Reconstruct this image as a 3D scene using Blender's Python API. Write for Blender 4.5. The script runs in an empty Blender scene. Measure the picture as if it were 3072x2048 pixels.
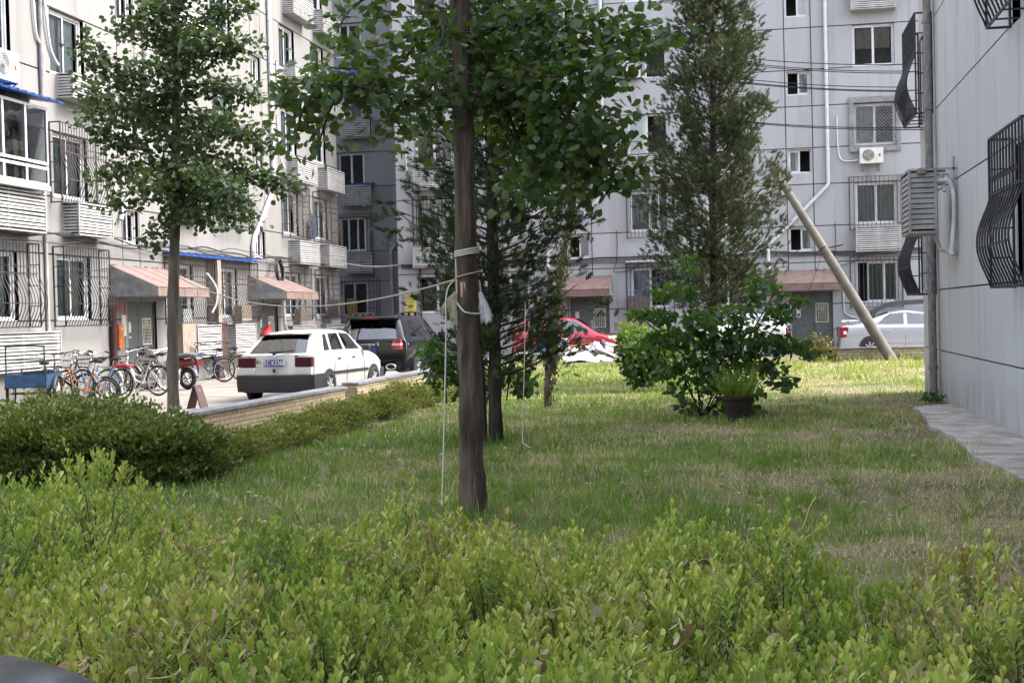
import bpy, math, random
import numpy as np
from mathutils import Vector, Matrix, noise
random.seed(7); rng = np.random.default_rng(7)
S = bpy.context.scene
COL = S.collection
PI = math.pi

# ------------------------------------------------------------------ camera
FPX, IW, IH = 4075.0, 3072.0, 2048.0          # focal length and frame in photo pixels
CAMZ = 1.62                                   # eye height
yaw, pit, rol = (math.radians(a) for a in (10.156, 1.1123, 1.41985))
f0 = Vector((-math.sin(yaw), math.cos(yaw), 0)); r0 = Vector((math.cos(yaw), math.sin(yaw), 0)); u0_ = Vector((0, 0, 1))
CF = f0 * math.cos(pit) - u0_ * math.sin(pit)
_u = u0_ * math.cos(pit) + f0 * math.sin(pit)
CR = r0 * math.cos(rol) - _u * math.sin(rol)
CU = _u * math.cos(rol) + r0 * math.sin(rol)
CP = Vector((0, 0, CAMZ))
cam_d = bpy.data.cameras.new('camera'); cam = bpy.data.objects.new('camera', cam_d); COL.objects.link(cam)
cam_d.sensor_width = 36; cam_d.lens = 36 * FPX / IW; cam_d.clip_start = .05; cam_d.clip_end = 400
m = Matrix((CR, CU, -CF)).transposed().to_4x4(); m.translation = CP; cam.matrix_world = m
S.camera = cam

# ------------------------------------------------------------------ sky, sun, exposure
SUN_EL, SUN_AZ = math.radians(50), math.radians(14)      # azimuth from +X towards +Y
W = bpy.data.worlds.new('World'); S.world = W; W.use_nodes = True
nt = W.node_tree; nt.nodes.clear()
sky = nt.nodes.new('ShaderNodeTexSky'); sky.sky_type = 'NISHITA'; sky.sun_disc = False
sky.sun_elevation = SUN_EL; sky.sun_rotation = PI / 2 - SUN_AZ; sky.air_density = 1.0; sky.dust_density = 4.0; sky.ozone_density = 1.0
bg = nt.nodes.new('ShaderNodeBackground'); bg.inputs['Strength'].default_value = .15
wo = nt.nodes.new('ShaderNodeOutputWorld')
hz = nt.nodes.new('ShaderNodeHueSaturation'); hz.inputs['Saturation'].default_value = .45      # hazy, whitened sky
nt.links.new(sky.outputs[0], hz.inputs['Color']); nt.links.new(hz.outputs[0], bg.inputs[0]); nt.links.new(bg.outputs[0], wo.inputs[0])
sl = bpy.data.lights.new('sun', 'SUN'); sl.energy = .5; sl.angle = math.radians(18); sl.color = (1, .95, .86)
so = bpy.data.objects.new('sun', sl); COL.objects.link(so)
so.rotation_euler = Vector((math.cos(SUN_EL) * math.cos(SUN_AZ), math.cos(SUN_EL) * math.sin(SUN_AZ), math.sin(SUN_EL))).to_track_quat('Z', 'Y').to_euler()
so.location = (20, 5, 30)
S.view_settings.view_transform = 'Standard'; S.view_settings.look = 'None'
S.view_settings.exposure = 2.65; S.view_settings.gamma = 1; S.view_settings.use_curve_mapping = False
S.render.engine = 'CYCLES'
S.cycles.max_bounces = 6; S.cycles.diffuse_bounces = 4; S.cycles.glossy_bounces = 3; S.cycles.transmission_bounces = 4
S.cycles.transparent_max_bounces = 8; S.cycles.use_denoising = True; S.cycles.caustics_reflective = False; S.cycles.caustics_refractive = False

# ------------------------------------------------------------------ from the photo's pixels to places
def ray(px, py): return CF * FPX + CR * (px - IW / 2) - CU * (py - IH / 2)
def at_axis(px, py, ax, v):
    d = ray(px, py); return CP + d * ((v - CP[ax]) / d[ax])
def at_z(px, py, z=0.): return at_axis(px, py, 2, z)
def at_d(px, py, dist):                        # at this distance along the view axis
    return CP + ray(px, py) * (dist / FPX)

class Frame:                                   # a facade: local x right along it, y into the wall, z up
    def __init__(s, ax, c, rot):
        s.ax, s.c, s.rot = ax, c, rot
        s.org = Vector((c, 0, 0)) if ax == 0 else Vector((0, c, 0))
        s.X = Vector((math.cos(rot), math.sin(rot), 0)); s.Yi = Vector((-math.sin(rot), math.cos(rot), 0))
    def uz(s, px, py, out=0.):                 # (u, z) of a pixel on the plane this far out of the wall
        p = at_axis(px, py, s.ax, s.c - s.Yi[s.ax] * out); return (p - s.org).dot(s.X), p.z
    def w(s, u, y, z): return s.org + s.X * u + s.Yi * y + Vector((0, 0, z))
YF, YR, XL, XR = 49.5, 56.5, -15.4, 2.94
FF, FR, FL, FG = Frame(1, YF, 0), Frame(1, YR, 0), Frame(0, XL, PI / 2), Frame(0, XR, -PI / 2)   # front, recess, left, right

# ------------------------------------------------------------------ materials
MATS = {}
def nodes_of(name):
    ma = bpy.data.materials.new(name); ma.use_nodes = True
    n = ma.node_tree; b = n.nodes['Principled BSDF']; return ma, n, b
def sock(b, *names):
    for k in names:
        if k in b.inputs: return b.inputs[k]
def mat(name, col, rough=.7, var=.12, scale=6., metal=0., spec=.4, bump=0., bscale=40., coat=0., stretch=None, col2=None, rnd=0.):
    if name in MATS: return MATS[name]
    ma, n, b = nodes_of(name); L = n.links.new
    b.inputs['Roughness'].default_value = rough; b.inputs['Metallic'].default_value = metal
    sock(b, 'Specular IOR Level', 'Specular').default_value = spec
    if coat: sock(b, 'Coat Weight', 'Clearcoat').default_value = coat; sock(b, 'Coat Roughness').default_value = .04
    geo = n.nodes.new('ShaderNodeNewGeometry'); src = geo.outputs['Position']
    mp = n.nodes.new('ShaderNodeMapping'); mp.inputs['Scale'].default_value = stretch or (1, 1, 1); L(src, mp.inputs[0])
    no = n.nodes.new('ShaderNodeTexNoise'); no.inputs['Scale'].default_value = scale; no.inputs['Detail'].default_value = 6; L(mp.outputs[0], no.inputs[0])
    mx = n.nodes.new('ShaderNodeMix'); mx.data_type = 'RGBA'
    c2 = col2 or tuple(max(0, c * (1 - var * 2)) for c in col)
    mx.inputs[6].default_value = (*c2, 1); mx.inputs[7].default_value = (*(tuple(min(1, c * (1 + var)) for c in col) if not col2 else col), 1)
    rp = n.nodes.new('ShaderNodeMapRange'); rp.inputs[1].default_value = .35; rp.inputs[2].default_value = .65; L(no.outputs[0], rp.inputs[0]); L(rp.outputs[0], mx.inputs[0])
    out = mx.outputs[2]
    if rnd:
        oi = n.nodes.new('ShaderNodeObjectInfo'); hs = n.nodes.new('ShaderNodeHueSaturation'); mr = n.nodes.new('ShaderNodeMapRange')
        mr.inputs[3].default_value = 1 - rnd; mr.inputs[4].default_value = 1 + rnd
        L(oi.outputs['Random'], mr.inputs[0]); L(mr.outputs[0], hs.inputs['Value']); L(out, hs.inputs['Color']); out = hs.outputs[0]
    L(out, b.inputs['Base Color'])
    if bump:
        n2 = n.nodes.new('ShaderNodeTexNoise'); n2.inputs['Scale'].default_value = bscale; n2.inputs['Detail'].default_value = 5; L(mp.outputs[0], n2.inputs[0])
        bp = n.nodes.new('ShaderNodeBump'); bp.inputs['Strength'].default_value = bump; bp.inputs['Distance'].default_value = .02 if bump < .9 else .05; L(n2.outputs[0], bp.inputs['Height']); L(bp.outputs[0], b.inputs['Normal'])
    MATS[name] = ma; return ma
def wall_mat(name, col, dirt, amount):
    """Painted render: fine mottling, rain streaks that run down the wall, a grubby foot."""
    ma, n, b = nodes_of(name); L = n.links.new; b.inputs['Roughness'].default_value = .85
    sock(b, 'Specular IOR Level', 'Specular').default_value = .2
    geo = n.nodes.new('ShaderNodeNewGeometry')
    def noise_(sc, stretch, det=6, ro=.6):
        mp = n.nodes.new('ShaderNodeMapping'); mp.inputs['Scale'].default_value = stretch; L(geo.outputs['Position'], mp.inputs[0])
        t = n.nodes.new('ShaderNodeTexNoise'); t.inputs['Scale'].default_value = sc; t.inputs['Detail'].default_value = det; t.inputs['Roughness'].default_value = ro; L(mp.outputs[0], t.inputs[0]); return t.outputs[0]
    def rng_(s, a, b_, c, d):
        r = n.nodes.new('ShaderNodeMapRange'); r.inputs[1].default_value = a; r.inputs[2].default_value = b_; r.inputs[3].default_value = c; r.inputs[4].default_value = d; L(s, r.inputs[0]); return r.outputs[0]
    def mth(op, a, b_):
        x = n.nodes.new('ShaderNodeMath'); x.operation = op
        for i, v in enumerate((a, b_)):
            if isinstance(v, (int, float)): x.inputs[i].default_value = v
            else: L(v, x.inputs[i])
        return x.outputs[0]
    def mix(fac, a, b_):
        x = n.nodes.new('ShaderNodeMix'); x.data_type = 'RGBA'; L(fac, x.inputs[0])
        for i, v in ((6, a), (7, b_)):
            if isinstance(v, tuple): x.inputs[i].default_value = (*v, 1)
            else: L(v, x.inputs[i])
        return x.outputs[2]
    streak = rng_(noise_(3.2, (1, 1, .07)), .52, .78, 0, 1)
    cloud = rng_(noise_(.45, (1, 1, 1)), .35, .7, .25, 1)
    f = mth('MULTIPLY', mth('MULTIPLY', streak, cloud), amount)
    base = mix(rng_(noise_(1.1, (1, 1, .6)), .3, .7, 0, 1), tuple(c * .94 for c in col), col)
    fine = mix(rng_(noise_(30, (1, 1, 1)), .3, .7, 0, .6), base, tuple(c * .95 for c in col))
    c = mix(f, fine, dirt)
    sx = n.nodes.new('ShaderNodeSeparateXYZ'); L(geo.outputs['Position'], sx.inputs[0])
    foot = mth('MULTIPLY', rng_(sx.outputs[2], 0, .75, .75, 0), rng_(noise_(2.5, (1, 1, .5)), .3, .65, 0, 1))
    c = mix(foot, c, tuple(x * .8 for x in dirt))
    oi = n.nodes.new('ShaderNodeObjectInfo'); hs = n.nodes.new('ShaderNodeHueSaturation'); L(rng_(oi.outputs['Random'], 0, 1, .96, 1.03), hs.inputs['Value']); L(c, hs.inputs['Color'])
    L(hs.outputs[0], b.inputs['Base Color'])
    bp = n.nodes.new('ShaderNodeBump'); bp.inputs['Strength'].default_value = .12; bp.inputs['Distance'].default_value = .01; L(noise_(70, (1, 1, 1), 4), bp.inputs['Height']); L(bp.outputs[0], b.inputs['Normal'])
    return ma
def glass_mat(name, tint, refl=1.45, rough=.02):
    ma = bpy.data.materials.new(name); ma.use_nodes = True; n = ma.node_tree; n.nodes.clear(); L = n.links.new
    o = n.nodes.new('ShaderNodeOutputMaterial'); t = n.nodes.new('ShaderNodeBsdfTransparent'); t.inputs[0].default_value = (*tint, 1)
    g = n.nodes.new('ShaderNodeBsdfGlossy'); g.inputs['Roughness'].default_value = rough; g.inputs[0].default_value = (1, 1, 1, 1)
    fr = n.nodes.new('ShaderNodeFresnel'); fr.inputs[0].default_value = refl; mx = n.nodes.new('ShaderNodeMixShader')
    geo = n.nodes.new('ShaderNodeNewGeometry'); no = n.nodes.new('ShaderNodeTexNoise'); no.inputs['Scale'].default_value = 1.3; L(geo.outputs['Position'], no.inputs[0])
    bp = n.nodes.new('ShaderNodeBump'); bp.inputs['Strength'].default_value = .08; bp.inputs['Distance'].default_value = .05; L(no.outputs[0], bp.inputs['Height']); L(bp.outputs[0], g.inputs['Normal'])
    L(fr.outputs[0], mx.inputs[0]); L(t.outputs[0], mx.inputs[1]); L(g.outputs[0], mx.inputs[2]); L(mx.outputs[0], o.inputs[0]); return ma
def leaf_mat(name, stops, rough=.5, spec=.3, trans=.35, tcol=(.30, .42, .04)):
    """Leaf: colour from the per-leaf 'tint' value, some light let through."""
    ma, n, b = nodes_of(name); L = n.links.new
    at = n.nodes.new('ShaderNodeAttribute'); at.attribute_name = 'tint'
    cr = n.nodes.new('ShaderNodeValToRGB'); e = cr.color_ramp.elements
    while len(e) < len(stops): e.new(.5)
    for i, (p, c) in enumerate(stops): e[i].position = p; e[i].color = (*c, 1)
    L(at.outputs['Fac'], cr.inputs[0]); L(cr.outputs[0], b.inputs['Base Color'])
    b.inputs['Roughness'].default_value = rough; sock(b, 'Specular IOR Level', 'Specular').default_value = spec
    tr = n.nodes.new('ShaderNodeBsdfTranslucent'); mc = n.nodes.new('ShaderNodeMix'); mc.data_type = 'RGBA'; mc.blend_type = 'MIX'; mc.inputs[0].default_value = .5
    L(cr.outputs[0], mc.inputs[6]); mc.inputs[7].default_value = (*tcol, 1); L(mc.outputs[2], tr.inputs[0])
    ms = n.nodes.new('ShaderNodeMixShader'); ms.inputs[0].default_value = trans
    o = n.nodes['Material Output']; L(b.outputs[0], ms.inputs[1]); L(tr.outputs[0], ms.inputs[2]); L(ms.outputs[0], o.inputs[0]); MATS[name] = ma; return ma

# ------------------------------------------------------------------ meshes
class MB:
    """Collects shapes; build() links them as one mesh object."""
    def __init__(s): s.v, s.f, s.mi, s.cur = [], [], [], 0
    def quad(s, *p):
        b = len(s.v); s.v += [tuple(q) for q in p]; s.f.append(tuple(range(b, b + len(p)))); s.mi.append(s.cur)
    def box(s, x0, x1, y0, y1, z0, z1, M=None):
        c = [(x0, y0, z0), (x1, y0, z0), (x1, y1, z0), (x0, y1, z0), (x0, y0, z1), (x1, y0, z1), (x1, y1, z1), (x0, y1, z1)]
        if M is not None: c = [tuple(M @ Vector(q)) for q in c]
        b = len(s.v); s.v += c
        for q in ((0, 3, 2, 1), (4, 5, 6, 7), (0, 1, 5, 4), (1, 2, 6, 5), (2, 3, 7, 6), (3, 0, 4, 7)): s.f.append(tuple(b + i for i in q)); s.mi.append(s.cur)
    def bar(s, a, b, w, h=None):                # rectangular bar between two points
        a, b = Vector(a), Vector(b); s.tube([a, b], [w / 2 * 1.414] * 2, 4, True, PI / 4, (h or w) / w)
    def tube(s, pts, r, n=6, cap=True, ph=0., asp=1.):
        pts = [Vector(p) for p in pts]; rs = r if isinstance(r, (list, tuple)) else [r] * len(pts)
        b = len(s.v); up = Vector((0, 0, 1)); prev = None
        for i, p in enumerate(pts):
            d = (pts[min(i + 1, len(pts) - 1)] - pts[max(i - 1, 0)]).normalized()
            if prev is None:
                e = d.cross(up) if abs(d.z) < .95 else d.cross(Vector((0, 1, 0)))
                e.normalize()
            else:
                e = prev - d * prev.dot(d)
                e = e.normalized() if e.length > 1e-6 else d.orthogonal().normalized()
            prev = e; g = e.cross(d)
            for k in range(n):
                a = 2 * PI * k / n + ph; q = p + (e * math.cos(a) + g * math.sin(a) * asp) * rs[i]; s.v.append(tuple(q))
        for i in range(len(pts) - 1):
            for k in range(n):
                s.f.append((b + i * n + k, b + i * n + (k + 1) % n, b + (i + 1) * n + (k + 1) % n, b + (i + 1) * n + k)); s.mi.append(s.cur)
        if cap:
            s.f.append(tuple(b + k for k in range(n))); s.mi.append(s.cur); t = b + (len(pts) - 1) * n; s.f.append(tuple(t + n - 1 - k for k in range(n))); s.mi.append(s.cur)
    def disc(s, c, ax, r, n=16, th=.01):
        ax = Vector(ax).normalized(); s.tube([Vector(c) - ax * th / 2, Vector(c) + ax * th / 2], r, n)
    def ring(s, c, ax, R, r, n=24, k=6, a0=0., a1=2 * PI, sq=1.):
        ax = Vector(ax).normalized(); e = ax.orthogonal().normalized() if abs(ax.z) > .9 else ax.cross(Vector((0, 0, 1))).normalized(); g = ax.cross(e)
        c = Vector(c); full = abs(a1 - a0) > 6.28; b = len(s.v); m_ = n if full else n + 1
        for i in range(m_):
            a = a0 + (a1 - a0) * i / n; d = e * math.cos(a) + g * math.sin(a)
            for j in range(k):
                t = 2 * PI * j / k; s.v.append(tuple(c + d * (R + r * math.cos(t)) + ax * r * sq * math.sin(t)))
        for i in range(n):
            i2 = (i + 1) % m_
            for j in range(k): s.f.append((b + i * k + j, b + i2 * k + j, b + i2 * k + (j + 1) % k, b + i * k + (j + 1) % k)); s.mi.append(s.cur)
    def plate(s, x0, x1, z0, z1, holes, y0, de, dh):
        """Wall plate in the xz plane facing -y, with rectangular holes; de deep at its rim, dh deep at the holes."""
        e = 1e-4
        hs = [(max(a, x0), min(b, x1), max(c, z0), min(d, z1)) for a, b, c, d in holes if a < x1 - e and b > x0 + e and c < z1 - e and d > z0 + e]
        xs = sorted({x0, x1, *[h[0] for h in hs], *[h[1] for h in hs]}); zs = sorted({z0, z1, *[h[2] for h in hs], *[h[3] for h in hs]})
        nx, nz = len(xs) - 1, len(zs) - 1
        def solid(i, k):
            if not (0 <= i < nx and 0 <= k < nz): return None
            cx, cz = (xs[i] + xs[i + 1]) / 2, (zs[k] + zs[k + 1]) / 2
            return not any(a < cx < b and c < cz < d for a, b, c, d in hs)
        for i in range(nx):
            for k in range(nz):
                if not solid(i, k): continue
                a, b, c, d = xs[i], xs[i + 1], zs[k], zs[k + 1]
                s.quad((a, y0, c), (b, y0, c), (b, y0, d), (a, y0, d))
                for di, dk, p, q in ((-1, 0, (a, d), (a, c)), (1, 0, (b, c), (b, d)), (0, -1, (a, c), (b, c)), (0, 1, (b, d), (a, d))):
                    t = solid(i + di, k + dk)
                    if t is True: continue
                    on_hole = t is False or any(abs(p[0] - h[0]) < e and di == 1 or abs(p[0] - h[1]) < e and di == -1 for h in hs if h[2] - e <= c and d <= h[3] + e)
                    y1 = y0 + (dh if on_hole else de)
                    s.quad((p[0], y0, p[1]), (p[0], y1, p[1]), (q[0], y1, q[1]), (q[0], y0, q[1]))
    def mesh(s, name, mats, smooth=False):
        v, f = s.v, s.f
        if smooth:                              # weld, so that shading runs across the faces
            key, idx, v = {}, [], []
            for p in s.v:
                k = (round(p[0], 4), round(p[1], 4), round(p[2], 4))
                if k not in key: key[k] = len(v); v.append(p)
                idx.append(key[k])
            g = [[q for n_, q in enumerate(t) if q != t[n_ - 1]] for t in ([idx[i] for i in fc] for fc in f)]
            keep = [i for i, t in enumerate(g) if len(set(t)) > 2 and len(set(t)) == len(t)]; f = [g[i] for i in keep]; s.mi = [s.mi[i] for i in keep]
        me = bpy.data.meshes.new(name); me.from_pydata(v, [], f)
        for mm in (mats if isinstance(mats, (list, tuple)) else [mats]): me.materials.append(mm)
        if any(s.mi): me.polygons.foreach_set('material_index', s.mi)
        if smooth:
            me.polygons.foreach_set('use_smooth', [True] * len(me.polygons))
            if smooth is not True: me.set_sharp_from_angle(angle=math.radians(smooth))
        me.update(); return me
    def build(s, name, mats, parent=None, smooth=False, loc=None, rot=None):
        return obj(name, s.mesh(name, mats, smooth), parent, loc, rot)
def obj(name, me, parent=None, loc=None, rot=None, scale=None):
    o = bpy.data.objects.new(name, me); COL.objects.link(o)
    if parent is not None: o.parent = parent
    if loc is not None: o.location = loc
    if rot is not None: o.rotation_euler = rot if hasattr(rot, '__len__') else (0, 0, rot)
    if scale is not None: o.scale = scale
    return o
def tag(o, label=None, cat=None, group=None, kind=None):
    for k, v in (('label', label), ('category', cat), ('group', group), ('kind', kind)):
        if v: o[k] = v
    return o
def thing(name, label, cat, loc=(0, 0, 0), rotz=0., group=None):
    return tag(obj(name, None, None, loc, (0, 0, rotz)), label, cat, group)
def text(name, body, size, m_, parent, loc, rot, ext=.002, align='CENTER', sx=1.):
    c = bpy.data.curves.new(name, 'FONT'); c.body = body; c.size = size; c.extrude = ext; c.align_x = align; c.align_y = 'CENTER'
    c.materials.append(m_); o = bpy.data.objects.new(name, c); COL.objects.link(o); me = bpy.data.meshes.new_from_object(o.evaluated_get(bpy.context.evaluated_depsgraph_get())); bpy.data.objects.remove(o); me.name = name; return obj(name, me, parent, loc, rot, (sx, 1, 1))
def lerp(a, b, t): return a + (b - a) * t
def path_pts(ctrl, n=8):                       # smooth path through points
    P = [Vector(p) for p in ctrl]
    if len(P) < 3: return P
    out = []
    for i in range(len(P) - 1):
        p0, p1, p2, p3 = P[max(i - 1, 0)], P[i], P[i + 1], P[min(i + 2, len(P) - 1)]
        for k in range(n):
            t = k / n; out.append(.5 * ((2 * p1) + (p2 - p0) * t + (2 * p0 - 5 * p1 + 4 * p2 - p3) * t * t + (3 * p1 - p0 - 3 * p2 + p3) * t ** 3))
    return out + [P[-1]]
def sag(a, b, d, n=12):
    a, b = Vector(a), Vector(b); return [a.lerp(b, i / n) - Vector((0, 0, d * 4 * (i / n) * (1 - i / n))) for i in range(n + 1)]

paint = wall_mat('left_wall_paint', (.215, .21, .204), (.12, .105, .09), .9)
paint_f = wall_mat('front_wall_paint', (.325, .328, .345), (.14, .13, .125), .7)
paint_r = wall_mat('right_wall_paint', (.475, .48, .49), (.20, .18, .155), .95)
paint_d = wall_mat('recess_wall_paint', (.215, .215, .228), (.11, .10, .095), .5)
joint = mat('joint_filler', (.045, .045, .048), .9)
dark = mat('dark_room', (.075, .075, .08), .9)
pvc = mat('white_window_frame', (.50, .50, .51), .4, .05)
alu = mat('white_louvre_metal', (.34, .335, .325), .5, .10, 3)
alu_g = mat('grey_louvre_metal', (.26, .26, .26), .5, .12, 3)
iron = mat('dark_iron', (.028, .028, .034), .5, .3)
iron_g = mat('weathered_iron', (.055, .052, .052), .7, .3, col2=(.06, .045, .036))
iron_l = mat('grey_iron', (.34, .34, .35), .6, .2)
glass = glass_mat('window_glass', (.80, .85, .86), 2.0)
glass_c = glass_mat('car_glass', (.38, .40, .40), 2.3)
blue_d = mat('dull_blue_paint', (.04, .065, .12), .6, .2)
blue_m = mat('blue_sheet', (.018, .07, .26), .5, .2)
rust = mat('brown_red_metal', (.05, .012, .015), .6, .2)
canopy_m = mat('faded_red_canopy', (.165, .112, .100), .85, .1, 4)
cement = mat('grey_cement', (.20, .20, .20), .9, .15, 5)
door_m = mat('grey_green_door', (.085, .095, .095), .5, .12, 8)
cream = mat('cream_paint', (.62, .58, .50), .6, .1)
cable = mat('black_cable', (.025, .025, .028), .6, .3)
cable_w = mat('pale_hose', (.55, .55, .53), .6, .1)
wood = mat('weathered_wood', (.26, .21, .17), .85, .25, 9, stretch=(6, 6, .6))
white_p = mat('white_plastic', (.55, .54, .51), .45, .06)
red_t = mat('red_lettering', (.45, .04, .035), .7)
rubber = mat('tyre_rubber', (.022, .022, .023), .85, .3, 20)
chrome = mat('bright_metal', (.62, .62, .62), .25, .05, metal=1.)
black_p = mat('black_plastic', (.022, .022, .025), .5, .2)

# ================================================================== ground
def grid_sheet(name, x0, x1, y0, y1, z, nx, ny, m_, amp=0., kind='structure', poly=None):
    me = bpy.data.meshes.new(name); vs, fs = [], []
    for j in range(ny + 1):
        for i in range(nx + 1):
            x, y = lerp(x0, x1, i / nx), lerp(y0, y1, j / ny)
            vs.append((x, y, z + (amp * noise.noise((x * .6, y * .6, 0)) if amp else 0)))
    for j in range(ny):
        for i in range(nx): b = j * (nx + 1) + i; fs.append((b, b + 1, b + nx + 2, b + nx + 1))
    me.from_pydata(vs, [], fs); me.materials.append(m_); o = obj(name, me); o['kind'] = kind; return o
road_m = mat('dusty_concrete', (.225, .205, .175), .9, .14, 1.2, bump=.25, bscale=30)
grid_sheet('ground', -120, 120, -60, 140, 0, 4, 4, road_m)
def soil_mat():
    ma, n, b = nodes_of('lawn_soil'); L = n.links.new; b.inputs['Roughness'].default_value = .95
    g = n.nodes.new('ShaderNodeNewGeometry')
    t = n.nodes.new('ShaderNodeTexNoise'); t.inputs['Scale'].default_value = .9; t.inputs['Detail'].default_value = 8; L(g.outputs['Position'], t.inputs[0])
    t2 = n.nodes.new('ShaderNodeTexNoise'); t2.inputs['Scale'].default_value = 26; t2.inputs['Detail'].default_value = 6; L(g.outputs['Position'], t2.inputs[0])
    cr = n.nodes.new('ShaderNodeValToRGB'); e = cr.color_ramp.elements
    e[0].position = .36; e[0].color = (.07, .085, .03, 1); e[1].position = .66; e[1].color = (.27, .21, .125, 1); L(t.outputs[0], cr.inputs[0])
    mx = n.nodes.new('ShaderNodeMix'); mx.data_type = 'RGBA'; mx.blend_type = 'MULTIPLY'; mx.inputs[0].default_value = .8; L(cr.outputs[0], mx.inputs[6])
    c2 = n.nodes.new('ShaderNodeValToRGB'); c2.color_ramp.elements[0].position = .3; c2.color_ramp.elements[0].color = (.35, .35, .35, 1); c2.color_ramp.elements[1].position = .7; L(t2.outputs[0], c2.inputs[0]); L(c2.outputs[0], mx.inputs[7])
    L(mx.outputs[2], b.inputs['Base Color'])
    bp = n.nodes.new('ShaderNodeBump'); bp.inputs['Distance'].default_value = .03; bp.inputs['Strength'].default_value = .8; L(t2.outputs[0], bp.inputs['Height']); L(bp.outputs[0], b.inputs['Normal']); return ma
LZ = .07                                       # lawn level
lawn = grid_sheet('lawn', -7.3, XR + .2, 2.4, 44.5, LZ, 30, 100, soil_mat(), .05)
grid_sheet('lawn_strip', XR + .2, 9.5, 25.1, 40, LZ, 10, 20, bpy.data.materials['lawn_soil'], .05)
grid_sheet('soil_border', -10.5, -7.3, 2.4, 14.9, LZ - .01, 8, 20, bpy.data.materials['lawn_soil'], .04)
apron_m = mat('cracked_concrete', (.37, .355, .33), .92, .16, 3.1, bump=.25, bscale=40, col2=(.20, .18, .15))
mb = MB()
edge = [(2.28, -2), (2.18, 6), (2.16, 9.5), (2.24, 12.2), (2.10, 14.1), (2.20, 16.), (2.12, 17.6), (2.26, 19.4), (2.30, 20.9), (2.9, 21.4)]
edge = [(x + .05 * noise.noise((y * 3., 1, 1)) + .03 * noise.noise((y * 9., 2, 1)), y) for (xa, ya), (xb, yb) in zip(edge, edge[1:]) for x, y in [(lerp(xa, xb, k / 8), lerp(ya, yb, k / 8)) for k in range(8)]] + [edge[-1]]
top = [(x, y, LZ + .045) for x, y in edge]
for (x0, y0, z), (x1, y1, z_) in zip(top, top[1:]): mb.quad((x0, y0, z), (XR + .1, y0, z), (XR + .1, y1, z_), (x1, y1, z_)); mb.quad((x0, y0, z), (x1, y1, z_), (x1, y1, z_ - .2), (x0, y0, z - .2))
tag(mb.build('apron_path', apron_m), kind='structure')

# ------------------------------------------------------------------ low brick walls
brick_m = mat('yellow_facing_brick', (.40, .325, .215), .8, .10, 14, rnd=.13)
mortar_m = mat('brown_mortar', (.09, .07, .05), .95)
cap_m = mat('grey_coping', (.20, .20, .225), .6, .15, 6)
def low_wall(a, b, label, bl=.195, bh=.062, courses=6, ztop=.45, first=0, face='right', ends=True):
    a, b = Vector((*a, 0)), Vector((*b, 0)); ln = (b - a).length; ang = math.atan2(b.y - a.y, b.x - a.x)
    t = thing('low_brick_wall', label, 'wall', a, ang); g = .009; th = .24; zc = ztop - .045
    mb = MB(); mb.box(0, ln, -th / 2, th / 2, 0, zc); mb.build('core', mortar_m, t)
    mb = MB(); mb.box(-.03, ln + .03, -th / 2 - .045, th / 2 + .045, zc + .002, ztop); mb.build('coping', cap_m, t)
    sm = MB(); sm.box(0, bl - g, -th / 2 - .012, -th / 2 + .01, 0, bh - g); br = sm.mesh('brick', brick_m)
    se = MB(); se.box(-.012, .01, -th / 2 - .012, th / 2 + .012, 0, bh - g); be = se.mesh('brick', brick_m)
    n = 0; rest = MB()
    for c in range(courses):
        z = zc - (c + 1) * bh; x = -(c % 2) * bl / 2
        while x < ln:
            x0, x1 = max(x, 0), min(x + bl, ln)
            if x1 - x0 > .03:
                if n < 290: obj('brick', br, t, (x0, random.uniform(-.002, .002), z), None, ((x1 - x0 - g) / (bl - g), 1, 1)); n += 1
                else: rest.box(x0, x1 - g, -th / 2 - .012, -th / 2 + .01, z, z + bh - g)
            x += bl
        if ends and n < 296:
            obj('brick', be, t, (-.001, 0, z)); n += 1
    if rest.v: tag(rest.build('brick_courses', brick_m, t), kind='stuff')
    return t
low_wall((-7.42, 15.4), (-7.18, 22.75), 'long yellow brick wall with grey coping beside the white car')
low_wall((-7.36, 24.1), (-7.12, 36.5), 'yellow brick wall with grey coping beside the black car, past the gap')
low_wall((2.1, 40.05), (8.5, 40.05), 'yellow brick wall with grey coping in front of the silver car', bh=.085, courses=4)

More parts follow.
